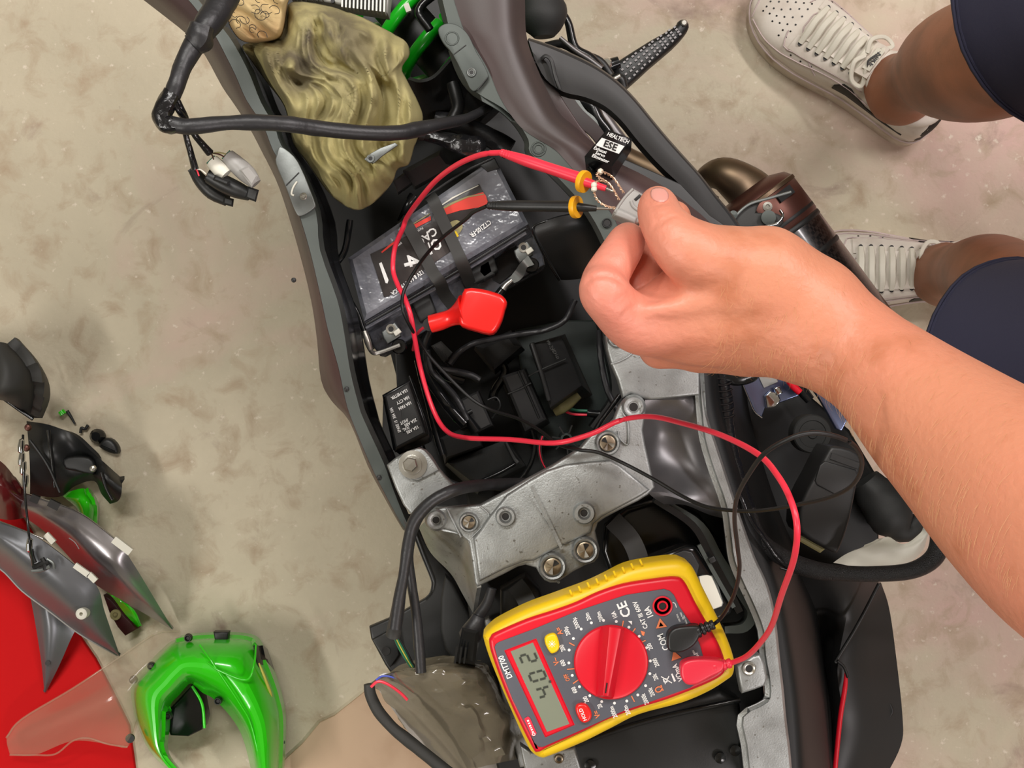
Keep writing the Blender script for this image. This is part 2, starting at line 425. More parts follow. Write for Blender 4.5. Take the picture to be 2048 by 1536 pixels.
# rag: olive cloth with dark grease patches of its own shape
def cloth_mat(name, base, alt, dirt, centre, rad):
    m = mat(name, base, .85, spots=[(alt, 9, .42, .62, 4)], bump=(1300, .35, .0006)); nt = m.node_tree; b = nt.nodes['Principled BSDF']
    src = b.inputs['Base Color'].links[0].from_socket
    tc = nt.nodes.new('ShaderNodeTexCoord'); mp = nt.nodes.new('ShaderNodeMapping'); mp.inputs['Location'].default_value = (-centre[0], -centre[1], 0)
    nt.links.new(tc.outputs['Object'], mp.inputs[0])
    g = nt.nodes.new('ShaderNodeVectorMath'); g.operation = 'LENGTH'; nt.links.new(mp.outputs[0], g.inputs[0])
    r = nt.nodes.new('ShaderNodeMapRange'); r.inputs[1].default_value = rad; r.inputs[2].default_value = rad * .2; nt.links.new(g.outputs['Value'], r.inputs[0])
    n = nt.nodes.new('ShaderNodeTexNoise'); n.inputs['Scale'].default_value = 30; n.inputs['Detail'].default_value = 5; nt.links.new(tc.outputs['Object'], n.inputs['Vector'])
    r2 = nt.nodes.new('ShaderNodeMapRange'); r2.inputs[1].default_value = .36; r2.inputs[2].default_value = .58; nt.links.new(n.outputs[0], r2.inputs[0])
    mu = nt.nodes.new('ShaderNodeMath'); mu.operation = 'MULTIPLY'; nt.links.new(r.outputs[0], mu.inputs[0]); nt.links.new(r2.outputs[0], mu.inputs[1])
    mu2 = nt.nodes.new('ShaderNodeMath'); mu2.operation = 'MULTIPLY'; nt.links.new(mu.outputs[0], mu2.inputs[0]); mu2.inputs[1].default_value = .85
    mx = nt.nodes.new('ShaderNodeMix'); mx.data_type = 'RGBA'; nt.links.new(mu2.outputs[0], mx.inputs[0]); nt.links.new(src, mx.inputs[6]); mx.inputs[7].default_value = rgb(dirt)
    nt.links.new(mx.outputs[2], b.inputs['Base Color']); return m

# ---------------------------------------------------------------- setting
def floor_mat():
    m = mat('concrete_floor', (206, 195, 170), .6, bump=(170, .3, .002)); nt = m.node_tree; b = nt.nodes['Principled BSDF']; tc = nt.nodes.new('ShaderNodeTexCoord')
    prev = None
    sp = nt.nodes.new('ShaderNodeSeparateXYZ'); nt.links.new(tc.outputs['Object'], sp.inputs[0])
    for col, scale, lo, hi, det, xw, dist in (((186, 176, 152), 2.6, .40, .62, 8, 0, .3), ((204, 168, 158), 2.1, .50, .68, 6, .22, .5), ((172, 152, 126), 30, .50, .74, 9, 0, .5), ((150, 126, 112), 7, .60, .74, 9, .06, 1.2), ((224, 212, 194), 95, .62, .74, 5, .02, 0), ((110, 92, 84), 19, .70, .76, 6, .04, .6)):
        n = nt.nodes.new('ShaderNodeTexNoise'); n.inputs['Scale'].default_value = scale; n.inputs['Detail'].default_value = det; n.inputs['Distortion'].default_value = dist; n.inputs['Roughness'].default_value = .6
        nt.links.new(tc.outputs['Object'], n.inputs['Vector'])
        ad = nt.nodes.new('ShaderNodeMath'); ad.operation = 'MULTIPLY_ADD'; nt.links.new(sp.outputs[0], ad.inputs[0]); ad.inputs[1].default_value = xw; nt.links.new(n.outputs[0], ad.inputs[2])
        r = nt.nodes.new('ShaderNodeMapRange'); r.inputs[1].default_value = lo; r.inputs[2].default_value = hi; nt.links.new(ad.outputs[0], r.inputs[0])
        mx = nt.nodes.new('ShaderNodeMix'); mx.data_type = 'RGBA'; nt.links.new(r.outputs[0], mx.inputs[0])
        if prev is None: mx.inputs[6].default_value = rgb((206, 195, 170))
        else: nt.links.new(prev, mx.inputs[6])
        mx.inputs[7].default_value = rgb(col); prev = mx.outputs[2]
    nt.links.new(prev, b.inputs['Base Color']); return m
M['floor'] = floor_mat()
fl = mk('floor', ([Vector((-4, -4, 0)), Vector((4, -4, 0)), Vector((4, 4, 0)), Vector((-4, 4, 0))], [(0, 1, 2, 3)]), M['floor'], kind='structure', smooth=False)
# painted stains on the concrete
for i, (nm, a, b_) in enumerate((('left', (-4, -4), (-4, 4)), ('right', (4, -4), (4, 4)), ('back', (-4, 4), (4, 4)), ('front', (-4, -4), (4, -4)))):
    if i == 0: M['wall'] = mat('painted_wall', (190, 188, 176), .8)
    mk('wall_' + nm, ([Vector((a[0], a[1], 0)), Vector((b_[0], b_[1], 0)), Vector((b_[0], b_[1], 2.9)), Vector((a[0], a[1], 2.9))], [(0, 1, 2, 3)]), M['wall'], kind='structure', smooth=False)
mk('ceiling', ([Vector((-4, -4, 2.9)), Vector((-4, 4, 2.9)), Vector((4, 4, 2.9)), Vector((4, -4, 2.9))], [(0, 1, 2, 3)]), M['wall'], kind='structure', smooth=False)

# ---------------------------------------------------------------- motorcycle
bike = thing('motorcycle', 'dark motorcycle with seat and tail covers removed, its open frame seen from above', 'motorcycle', P((1000, 760, 0.0)))
def bp(name, vf, m, **k): return mk(name, vf, M[m], bike, **k)
ZL = .64
# left side panel (outer face falls away, flat lip on top)
LS = [((235, -40), (340, -40), (365, -40)), ((300, 10), (385, 10), (405, 10)), ((378, 72), (425, 64), (448, 60)), ((410, 111), (445, 100), (472, 95)),
      ((444, 173), (470, 150), (500, 150)), ((470, 211), (492, 200), (522, 205)), ((500, 258), (525, 250), (548, 250)), ((523, 302), (545, 300), (562, 290)),
      ((552, 360), (572, 350), (600, 345)), ((573, 419), (598, 430), (632, 425)), ((600, 510), (620, 505), (640, 500)), ((622, 600), (642, 600), (674, 598)),
      ((634, 680), (655, 660), (688, 664)), ((642, 760), (676, 735), (700, 740)), ((664, 803), (690, 800), (716, 805)), ((699, 843), (704, 843), (727, 838)),
      ((735, 931), (740, 929), (767, 925)), ((761, 981), (765, 979), (785, 975)), ((788, 1030), (792, 1030), (806, 1028)), ((806, 1060), (810, 1060), (820, 1058))]
bp('side_panel', panel([[(a[0], a[1], ZL - .05), ((a[0] * .45 + b[0] * .55), (a[1] * .45 + b[1] * .55), ZL - .008), (b[0], b[1], ZL)] for a, b, c in LS], 3), 'brown')
bp('frame_rail', panel([[(b[0] + 1, b[1], ZL + .0005), (c[0], c[1], ZL - .001), (c[0] + 2, c[1], ZL - .03), (c[0] - 4, c[1], ZL - .16)] for a, b, c in LS], 3), 'lip', label='grey left frame rail')
# black plastic inner wall below the lip
bp('inner_wall', panel([[(c[0] + 1, c[1], ZL - .012), (c[0] + 12, c[1] + 8, ZL - .02), (c[0] + 30, c[1] + 20, ZL - .07), (c[0] + 30, c[1] + 30, ZL - .16)] for a, b, c in LS[3:18]], 3, lin=False), 'gls')
for q in ((693, 778), (587, 560), (758, 955)):
    p = P((q[0], q[1], ZL + .001)); bp('rivet', lathe(p, [(.0018, -.001), (.0016, .0006), (.0004, .0012)], 12), 'bore')
# left silver bracket plate with rivet
pl = bp('bracket_plate', pplate([(561, 293), (588, 313), (605, 343), (618, 375), (629, 404), (628, 416), (602, 432), (590, 422), (573, 378), (552, 328), (554, 308)], ZL + .004, .004, .0006, smooth=3), 'plate', label='zinc plate at the left rail')
mk('rivet', lathe(P((607, 393, ZL + .004)), [(.0026, 0), (.0026, .0008), (.0018, .0014), (.0012, .0004), (.0002, .0004)], 18), M['bolt'], pl)
mk('fold', bar(P((572, 371, ZL + .0043)), P((598, 345, ZL + .0043)), .0007, .0006), M['bore'], pl)
mk('paint_mark', tube([P(p, ZL + .0045) for p in ((594, 363), (589, 370), (585, 378), (583, 388), (588, 391))], .0007, 6), M['white'], pl)

# right side: rail lip, big dark panel, outer side cover
RS = [((876, -40), (895, -40), (982, -40), (1048, -40)), ((885, 0), (908, 0), (988, 0), (1050, 0)), ((899, 60), (928, 60), (995, 60), (1051, 50)), ((906, 100), (946, 88), (1008, 90), (1056, 86)), ((925, 150), (976, 138), (1024, 135), (1070, 126)),
      ((952, 184), (1000, 195), (1048, 188), (1096, 184)), ((1005, 216), (1034, 246), (1077, 236), (1119, 226)), ((1036, 246), (1062, 270), (1110, 265), (1152, 255)),
      ((1057, 280), (1108, 298), (1150, 292), (1192, 290)), ((1060, 305), (1130, 320), (1172, 315), (1212, 306)), ((1090, 330), (1152, 345), (1192, 334), (1236, 325)), ((1140, 380), (1192, 390), (1240, 372), (1290, 352)),
      ((1180, 428), (1229, 437), (1290, 420), (1352, 390)), ((1210, 484), (1262, 520), (1345, 490), (1440, 470)), ((1240, 560), (1300, 600), (1370, 580), (1440, 560)), ((1262, 640), (1320, 690), (1390, 650), (1450, 640))]
bp('frame_rail', panel([[(a[0] - 2, a[1] + 2, ZL - .16), (a[0] - 1, a[1], ZL - .02), (a[0], a[1], ZL), (b[0] + 1, b[1], ZL)] for a, b, c, d in RS], 3), 'lip', label='grey right frame rail')
bp('tail_panel', panel([[(b[0], b[1], ZL + .0005), (b[0] * .5 + c[0] * .5, b[1] * .5 + c[1] * .5, ZL + .003), (c[0], c[1], ZL + .003), (c[0] * .45 + d[0] * .55, c[1] * .45 + d[1] * .55, ZL - .001), (d[0], d[1], ZL - .012)] for a, b, c, d in RS], 4, lin=False), 'brown', ang=60)
rp = bp('bracket_plate', pplate([(876, 60), (888, 48), (906, 47), (923, 55), (938, 72), (952, 102), (966, 126), (976, 148), (974, 158), (952, 181), (941, 178), (932, 161), (905, 108), (886, 85)], ZL + .004, .004, .0006, smooth=3), 'lip', label='grey plate at the right rail')
boss(P((943, 145, ZL + .0042)), .0034, .0019, .0012, M['plate'], rp, 'hole_rim', M['bore'])
mk('fold', bar(P((907, 109, ZL + .0043)), P((932, 90, ZL + .0043)), .0006, .0005), M['bore'], rp)
mk('fold', bar(P((955, 180, ZL + .0043)), P((975, 155, ZL + .0043)), .0006, .0005), M['bore'], rp)
mk('embossed_ring', tube([P((904 + 13 * math.cos(a), 77 + 13 * math.sin(a), ZL + .004)) for a in np.linspace(0, 2 * math.pi, 13)[:-1]], .0006, 6, 2, closed=True), M['lip'], rp)
for c, r in (((1077, 298), 14), ((1077, 298), 9)):
    bp('embossed_ring', tube([P((c[0] + r * math.cos(a), c[1] + r * math.sin(a), ZL + .0003)) for a in np.linspace(0, 2 * math.pi, 13)[:-1]], .0006, 6, 2, closed=True), 'lip')
boss(P((1214, 446, ZL + .001)), 9 * sc(ZL), 6.5 * sc(ZL), .0012, M['blk'], bike, 'bolt_hole', M['bore'])
# outer side cover loop
OUT = [(1056, 78), (1090, 88), (1122, 100), (1181, 126), (1234, 164), (1269, 199), (1327, 270), (1400, 352), (1452, 420), (1483, 452), (1505, 520)]
INN = [(1070, 120), (1082, 150), (1119, 182), (1158, 190), (1200, 204), (1239, 236), (1280, 287), (1318, 330), (1360, 368), (1395, 430), (1420, 540)]
def resamp(p, n):
    d = [0]
    for a, b in zip(p[:-1], p[1:]): d.append(d[-1] + math.hypot(b[0] - a[0], b[1] - a[1]))
    t = np.linspace(0, d[-1], n); return list(zip(np.interp(t, d, [q[0] for q in p]), np.interp(t, d, [q[1] for q in p])))
oo, ii = resamp(OUT, 14), resamp(INN, 14)
rows = []
for k, (o, i) in enumerate(zip(oo, ii)):
    z = ZL - .02 - .03 * k / 13
    rows.append([(o[0] + 2, o[1] - 2, z - .015), (o[0], o[1], z - .0015), (o[0] * .93 + i[0] * .07, o[1] * .93 + i[1] * .07, z), (o[0] * .4 + i[0] * .6, o[1] * .4 + i[1] * .6, z + .001), (i[0], i[1], z), (i[0] - 1, i[1] + 1, z - .02)])
bp('side_cover', panel(rows, 3, thick=.003), 'blkp', ang=20, label='satin black outer side cover')
bp('cover_ridge', tube(PP([(1083, 118, ZL - .018), (1092, 112, ZL - .016), (1103, 122, ZL - .016), (1110, 150, ZL - .018), (1119, 178, ZL - .02)]), .0014, 8), 'blkp')
# cover flange between the hole and the tail panel
bp('cover_web', pplate([(1052, 78), (1070, 110), (1092, 160), (1119, 186), (1130, 205), (1160, 250), (1190, 288), (1180, 292), (1120, 232), (1090, 190), (1064, 130)], ZL - .03, .004, .001), 'brown')
bp('cover_web', pplate([(1200, 300), (1259, 322), (1327, 352), (1362, 368), (1420, 430), (1480, 470), (1500, 560), (1420, 600), (1280, 500), (1225, 400), (1180, 330)], ZL - .035, .004, .001), 'blkp')
# stuff seen through the side cover opening
bp('bracket_arm', ribbon([(1120, 175), (1150, 225), (1190, 262), (1215, 300)], [24, 30, 26, 20], .004, .52), 'brown')
bp('bracket_arm', ribbon([(1150, 196), (1165, 225), (1188, 245), (1200, 290)], [10, 16, 14, 14], .003, .50), 'plate')
bp('shock_hose', ptube([(1150, 200), (1182, 212), (1196, 240), (1215, 262), (1228, 290)], [9, 13, 15, 12, 12], .47), 'gls')
bp('rear_set_rod', ptube([(1183, 205), (1205, 228), (1228, 262), (1250, 290)], [7, 11, 13, 12], .46), 'alud')
bp('header_pipe', ptube([(1225, 300), (1262, 322), (1310, 345), (1350, 372), (1420, 420)], [22, 24, 26, 28, 32], .42), 'gold')
# rubber lump and rear brake linkage upper right
bp('engine_cover', ptube([(1066, -60), (1072, -20), (1080, 20), (1086, 52), (1088, 74)], [50, 52, 48, 40, 22], .47, n=18, wob=.25, wobf=30), 'blk2')
bp('linkage_arm', ptube([(1130, 30), (1138, 50), (1150, 95), (1180, 115), (1200, 140)], [6, 8, 9, 10, 12], .44), 'gls')
bp('linkage_arm', ptube([(1120, 75), (1150, 100), (1178, 118), (1203, 137)], [4, 5, 5, 6], .47), 'alud')
bp('linkage_arm', ptube([(1090, 90), (1125, 88), (1165, 108), (1200, 122), (1222, 150)], [6, 9, 9, 8, 8], .43), 'blk')
# foot peg
zp = .36
fp_ = bp('foot_peg', pplate([(1226, 128), (1240, 118), (1300, 80), (1348, 53), (1356, 42), (1366, 36), (1376, 41), (1379, 52), (1371, 66), (1347, 92), (1300, 132), (1256, 172), (1238, 178), (1222, 158)], zp, .016, .005, smooth=2), 'blk')
for i in range(14):
    for j in range(4):
        if (i + j) % 1: continue
        t = i / 13; cx_ = 1248 + (1352 - 1248) * t; cy_ = 144 + (62 - 144) * t; w = 34 - 16 * t; o = (j - 1.5) / 1.5 * w / 2
        cx_ += .62 * o + (2.5 if i % 2 else 0); cy_ += .78 * o
        p = P((cx_, cy_, zp)); d = Vector((.79, .61, 0))
        mk('grip_stud', bar(p - d * .0011, p + d * .0011, .0016, .003), M['alud'], fp_, smooth=False)
mk('end_bolt', lathe(P((1368, 46, zp + .001)), [(.003, -.002), (.003, .001), (.002, .002), (.0002, .002)], 14), M['bolt'], fp_)
bp('peg_mount', ptube([(1198, 142), (1222, 130), (1238, 124)], [12, 13, 12], .37), 'gls')
bp('peg_mount', ptube([(1222, 160), (1240, 158), (1248, 176)], [9, 11, 8], .37), 'blk')
bp('mount_bolt', lathe(P((1213, 128, .385)), [(.005, -.003), (.005, .002), (.0035, .004), (.0002, .004)], 16), 'chrome')
bp('mount_bracket', pplate([(1190, 150), (1205, 135), (1245, 150), (1256, 172), (1248, 182), (1222, 172)], .36, .02, .003), 'blk')
bp('mount_bolt', ptube([(1228, 158), (1240, 151)], 4, .382), 'bolt')

# under-tray and deep interior
bp('under_tray', pplate([(470, 120), (560, 290), (640, 430), (680, 600), (712, 672), (790, 700), (794, 785), (766, 800), (764, 870), (792, 960), (850, 1030), (1000, 1010), (1200, 920), (1300, 840), (1290, 700), (1250, 600), (1200, 480), (1130, 335), (1070, 255), (965, 165), (925, 60), (905, -40), (420, -40)], .43, .01, .001), 'dark')
bp('tray_floor', pplate([(1030, 660), (1130, 640), (1215, 640), (1240, 760), (1210, 860), (1150, 905), (1080, 900), (1050, 800)], .455, .012, .002), 'teal', label='grey green floor of the electrics bay')
bp('tray_wall', ribbon([(1195, 600), (1222, 700), (1235, 790), (1190, 860)], 24, .03, .50), 'blk')
bp('engine_body', pplate([(500, 160), (700, 420), (1180, 420), (1000, 240), (880, 120), (840, -40), (420, -40)], .42, .34, .004), 'dark')
WC = P((1215, 1340, .285)); WD = Vector((.28, -.96, 0)).normalized(); WA = WD.cross(Vector((0, 0, 1)))
for sg in (-1, 1): bp('swing_arm', bar(P((860, 420, .33)) + WA * .05 * sg, WC + WA * .105 * sg, .03, .07), 'blk', smooth=False)
bp('rear_tyre', lathe(WC, [(.215, -.06), (.235, -.078), (.258, -.072), (.275, -.045), (.283, 0), (.275, .045), (.258, .072), (.235, .078), (.215, .06)], 56, axis=WA), 'blk2')
bp('wheel_hub', lathe(WC, [(.03, -.09), (.03, .09)], 20, axis=WA), 'dark')
for sg in (-1, 1): bp('stand_leg', tube([P((840, 300, .12)) + WA * .05 * sg, P((840, 300, .12)) + WA * .06 * sg + Vector((0, -.02, -.108))], .012, 12, 1), 'dark')

# centre stand that carries the frame
bp('hugger_shell', sheet([[(815, 158, .55), (840, 165, .56), (870, 155, .56), (905, 118, .55)], [(808, 200, .52), (850, 215, .53), (895, 205, .53), (935, 175, .52)], [(830, 250, .48), (870, 262, .49), (915, 255, .49), (960, 225, .48)]], 5, 4, .003), 'blk2')
bp('breather_hose', ptube([(905, 165), (912, 190), (916, 215), (905, 240)], [13, 14, 13, 14], .56), 'blk')
# spring
ax = (Vector(P((930, 175, .52))) - Vector(P((800, 30, .52)))).normalized(); s_ = ax.cross(Vector((0, 0, 1))).normalized(); u_ = Vector((0, 0, 1))
c0 = P((765, -15, .50)); pts = []
for k in range(0, 4 * 16 + 1):
    t = k / 16; a = 2 * math.pi * t
    pts.append(c0 + ax * (.0285 * t) + s_ * .034 * math.sin(a) + u_ * .034 * math.cos(a))
bp('shock_spring', tube(pts, .0052, 12, 2), 'grn2', label='bright green shock spring')
bp('shock_body', tube([c0 - ax * .02, c0 + ax * .13], .018, 18, 1), 'dark')
bp('shock_reservoir', ptube([(880, -20), (838, 20), (860, 60)], 9, .575), 'gls')
bp('adjuster', bar(P((812, 8, .58)), P((818, 24, .58)), .004, .004), 'white', smooth=False)
# finned regulator
fr = thing('voltage_regulator', 'silver finned regulator block resting on the rag at the top edge', 'regulator', P((680, 10, .60)))
mk('body', pplate([(575, -40), (583, -2), (660, 6), (700, 14), (775, 26), (782, -40)], .605, .02, .002), M['fins'], fr)
for i in range(12):
    x = 686 + i * 7.6; y = 18 + i * .9
    mk('fin', bar(P((x, y, .612)), P((x + 2, -40, .612)), .0012, .012), M['fins'], fr, smooth=False)
for i in range(7):
    x = 592 + i * 9; mk('fin', bar(P((x, 1, .610)), P((x + 2, -40, .610)), .0012, .008), M['fins'], fr, smooth=False)
mk('screw', disc(P((666, 3, .606)), .0015, .002), M['bore'], fr)

# cast bracket
ZB = .665
cb = bp('cast_bracket', pplate([(853, 1040), (855, 1028), (862, 1019), (872, 1015), (893, 1014), (930, 1012), (960, 1010), (990, 994), (1013, 982), (1060, 955), (1101, 933), (1159, 897), (1180, 872), (1192, 861), (1215, 850), (1228, 838), (1238, 812), (1250, 797), (1268, 789), (1284, 796), (1293, 812), (1290, 835), (1286, 860), (1290, 885), (1300, 930), (1310, 975),
    (1296, 990), (1277, 1002), (1240, 1020), (1210, 1036), (1196, 1046), (1191, 1062), (1196, 1084), (1200, 1099), (1197, 1115), (1189, 1125), (1171, 1131), (1150, 1142), (1130, 1155), (1113, 1166), (1100, 1166), (1089, 1161), (1080, 1150), (1072, 1136), (1051, 1130), (1035, 1134), (1013, 1146), (985, 1160), (954, 1175), (949, 1166), (943, 1120), (937, 1084), (915, 1066), (885, 1058), (862, 1056)], ZB, .012, .002), 'alu', label='cast aluminium subframe bracket')
mk('plateau', pplate([(946, 1078), (960, 1060), (978, 1033), (1013, 990), (1060, 960), (1094, 941), (1130, 929), (1180, 923), (1222, 920), (1240, 930), (1262, 948), (1300, 980), (1275, 996), (1204, 1034), (1187, 1048), (1182, 1066), (1100, 1104), (1068, 1122), (1050, 1123), (1010, 1138), (958, 1164), (952, 1120)], ZB + .004, .005, .0022), M['alu'], cb)
mk('rib', bar(P((1063, 972, ZB + .0045)), P((1124, 1098, ZB + .0045)), .0022, .0012), M['alu'], cb)
mk('rib', bar(P((1062, 1000, ZB + .0042)), P((1105, 1066, ZB + .0042)), .0008, .0008), M['alu'], cb)
mk('side_wall', sheet([[(853, 1040, ZB - .001), (845, 1048, ZB - .02), (838, 1056, ZB - .05)], [(880, 1060, ZB - .001), (868, 1082, ZB - .03), (861, 1105, ZB - .06)], [(915, 1068, ZB - .001), (905, 1105, ZB - .03), (902, 1148, ZB - .06)], [(937, 1084, ZB - .001), (930, 1130, ZB - .03), (925, 1188, ZB - .06)], [(954, 1176, ZB - .001), (950, 1200, ZB - .03), (946, 1226, ZB - .06)]], 5, 4, .003), M['alu'], cb)
boss(P((1011, 1033, ZB + .0045)), 20 * sc(ZB), 9 * sc(ZB), .004, M['alu'], cb, 'threaded_boss', M['bore'])
boss(P((1168, 1026, ZB + .0045)), 22 * sc(ZB), 9 * sc(ZB), .004, M['alu'], cb, 'threaded_boss', M['bore'])
boss(P((872, 1040, ZB + .001)), 20 * sc(ZB), 9 * sc(ZB), .002, M['alu'], cb, 'threaded_boss', M['bore'])
boss(P((1267, 814, ZB + .001)), 22 * sc(ZB), 11 * sc(ZB), .002, M['alu'], cb, 'threaded_boss', M['bore'])
boss(P((1117, 1164, ZB + .001)), 3 * sc(ZB), 1 * sc(ZB), .0005, M['alu'], cb, 'casting_pip')
def cap_plug(px, r, z):
    c = P((px[0], px[1], z)); R = r * sc(z)
    o = mk('plug_ring', lathe(c, [(R * 1.05, -.002), (R, .003), (R * .9, .0042), (R * .76, .0036), (R * .7, .0005), (R * .3, .0004), (.0001, .0004)], 30), M['alu'], cb)
    q = mk('plug', lathe(c, [(R * .66, .0006), (R * .64, .002), (R * .55, .0024), (.0001, .0020)], 24), M['brass'], o)
    a = random.uniform(0, 3)
    for k, (a0, w) in enumerate(((a, .9), (a + 2.2, .5), (a + 3.6, .7))):
        V = [c + Vector((0, 0, .0026))] + [c + Vector((math.cos(a0 + w * t), math.sin(a0 + w * t), 0)) * R * .55 + Vector((0, 0, .0034)) for t in (0, .5, 1)]
        mk('facet', (V, [(0, 1, 2), (0, 2, 3)]), M['bolt'] if k else M['bore'], o, smooth=False)
for p, r in (((1170, 1100), 26), ((1105, 1133), 27), ((1215, 886), 25), ((938, 1044), 20)): cap_plug(p, r, ZB + (.003 if r > 21 else .0))
mk('edge_bead', ptube([(960, 1012), (970, 1020), (978, 1030), (972, 1044), (958, 1060), (944, 1074)], 2.2, ZB + .0005), M['alu'], cb)
mk('edge_bead', ptube([(893, 1016), (905, 1040), (922, 1074)], 2.2, ZB + .0005), M['alu'], cb)
mk('edge_bead', ptube([(1236, 862), (1240, 878), (1256, 888), (1256, 846), (1245, 826)], 2.4, ZB + .0008), M['alu'], cb)
# left bolt flange
lf = bp('bolt_flange', pplate([(773, 930), (790, 916), (812, 904), (836, 896), (850, 900), (862, 912), (877, 936), (890, 952), (908, 970), (880, 990), (846, 1020), (826, 1035), (806, 1010), (790, 975)], ZB - .012, .010, .002), 'alu', label='left aluminium flange')
mk('pad', pplate([(795, 917), (820, 902), (842, 897), (856, 908), (876, 936), (874, 942), (845, 958), (832, 962), (812, 952), (800, 935)], ZB - .0095, .003, .001, smooth=2), M['alu'], lf)
c = P((826, 929, ZB - .0092)); mk('washer', lathe(c, [(.0098, 0), (.0098, .001), (.0060, .0015), (.0060, 0.0002)], 26), M['bolt'], lf)
b_ = mk('bolt', lathe(c + Vector((-.0005, 0, 0)), [(.0068, .001), (.0066, .0028), (.0056, .003)], 26), M['bolt'], lf)
mk('bolt_head', lathe(c + Vector((-.0015, .0004, .003)), [(.0052, 0), (.0052, .004), (.0044, .0048), (.0001, .0050)], 6), M['bolt'], b_, smooth=False)
# right upper flange under the hand
rf = bp('bolt_flange', pplate([(1211, 672), (1222, 660), (1240, 652), (1300, 640), (1400, 700), (1400, 790), (1300, 800), (1284, 796), (1262, 788), (1246, 796), (1236, 760), (1222, 728), (1214, 700)], ZB - .004, .012, .002), 'alu', label='right aluminium flange under the hand')
boss(P((1233, 678, ZB - .003)), 17 * sc(ZB), 10 * sc(ZB), .002, M['alu'], rf, 'bolt_collar')
mk('bolt_head', lathe(P((1234, 678, ZB - .002)), [(.0038, 0), (.0038, .003), (.0001, .0035)], 6), M['bolt'], rf, smooth=False)
mk('flange_rim', ptube([(1222, 728), (1240, 722), (1258, 712), (1272, 698)], 1.6, ZB - .003), M['alu'], rf)
# curved metal flank right of the bracket and the long bright rail
bp('frame_flank', sheet([[(1284, 760, ZB - .03), (1320, 760, ZB - .03), (1360, 760, ZB - .03), (1392, 760, ZB - .03)], [(1290, 800, ZB - .01), (1325, 800, ZB - .012), (1365, 800, ZB - .01), (1400, 800, ZB - .02)], [(1284, 862, ZB - .02), (1320, 862, ZB - .034), (1370, 860, ZB - .03), (1412, 860, ZB - .02)], [(1260, 930, ZB - .004), (1310, 925, ZB - .03), (1380, 930, ZB - .034), (1430, 930, ZB - .02)], [(1296, 985, ZB - .004), (1330, 985, ZB - .012), (1390, 1000, ZB - .02), (1452, 1000, ZB - .02)], [(1330, 1010, ZB - .03), (1370, 1010, ZB - .03), (1420, 1030, ZB - .03), (1466, 1040, ZB - .02)]], 5, 5, .004), 'alud', label='dark polished flank of the frame')
RL = [(1394, 700, 1402, 700), (1396, 750, 1404, 750), (1402, 830, 1414, 830), (1408, 880, 1430, 880), (1426, 941, 1450, 941), (1450, 1010, 1471, 1005), (1459, 1070, 1490, 1060), (1466, 1120, 1510, 1115), (1484, 1165, 1531, 1160), (1505, 1210, 1545, 1205), (1524, 1260, 1554, 1262), (1528, 1310, 1560, 1320), (1538, 1370, 1567, 1379), (1532, 1405, 1571, 1425), (1484, 1434, 1575, 1460), (1491, 1490, 1580, 1500), (1499, 1560, 1585, 1560)]
bp('frame_rail', panel([[(a - 2, b, ZB - .06), (a, b, ZB - .014), (a + 4, b, ZB - .01), (c - 4, d, ZB - .01), (c, d, ZB - .014), (c + 1, d, ZB - .06)] for a, b, c, d in RL], 3), 'alu', label='bright aluminium right tail rail')
tf = bp('tank_flange', pplate([(1474, 1332), (1490, 1322), (1506, 1312), (1520, 1309), (1529, 1328), (1535, 1356), (1530, 1372), (1510, 1380), (1484, 1388), (1478, 1360)], ZB + .0, .012, .002), 'alu', label='aluminium tail mount ear')
boss(P((1498, 1337, ZB + .001)), 13 * sc(ZB), 9 * sc(ZB), .001, M['bolt'], tf, 'bushing', M['bore'])
bp('tail_mount', pplate([(1040, 1490), (1062, 1505), (1110, 1500), (1150, 1495), (1165, 1545), (1050, 1545)], ZB - .01, .01, .002), 'alu')
boss(P((1118, 1518, ZB - .009)), 9 * sc(ZB), 5 * sc(ZB), .001, M['brass'], bike, 'bushing', M['bore'])
bp('rail_end', pplate([(968, 1240), (978, 1235), (1000, 1262), (1060, 1480), (1072, 1530), (1040, 1536), (1015, 1440)], .60, .01, .002), 'alu')

# under-seat tub below the meter
bp('seat_tub', pplate([(930, 1170), (1060, 1120), (1200, 1030), (1330, 975), (1440, 1000), (1480, 1130), (1520, 1230), (1530, 1400), (1500, 1440), (1510, 1560), (1000, 1560), (960, 1400)], .585, .012, .003), 'dark')
bp('tub_floor', pplate([(1210, 1050), (1310, 1000), (1400, 1030), (1450, 1130), (1300, 1140), (1220, 1150)], .60, .01, .004, smooth=2), 'gls')
bp('tub_rim', ribbon([(1330, 1008), (1400, 1052), (1440, 1120), (1485, 1190), (1505, 1225), (1490, 1255), (1450, 1260)], [16, 18, 18, 20, 20, 18, 14], .014, .63), 'lip')
bp('tub_rim', ribbon([(1310, 1000), (1385, 1050), (1420, 1110), (1462, 1190), (1480, 1225)], [12, 14, 14, 16, 14], .014, .637), 'gls')
ec = thing('control_unit_box', 'glossy black control box with a blank silver sticker beside the yellow meter', 'control unit', P((1400, 1160, .62)))
mk('case', pplate([(1300, 1118), (1372, 1092), (1392, 1095), (1430, 1150), (1466, 1215), (1462, 1228), (1440, 1240), (1380, 1250)], .645, .025, .003), M['gls'], ec)
mk('lid', pplate([(1310, 1122), (1368, 1100), (1384, 1104), (1400, 1130), (1395, 1150), (1380, 1230), (1340, 1200)], .6465, .002, .001), M['blk'], ec)
mk('sticker', pplate([(1378, 1160), (1405, 1150), (1425, 1150), (1436, 1168), (1447, 1206), (1444, 1213), (1420, 1222), (1400, 1222)], .6462, .0006, .0002), M['plate'], ec, label='blank silver sticker')
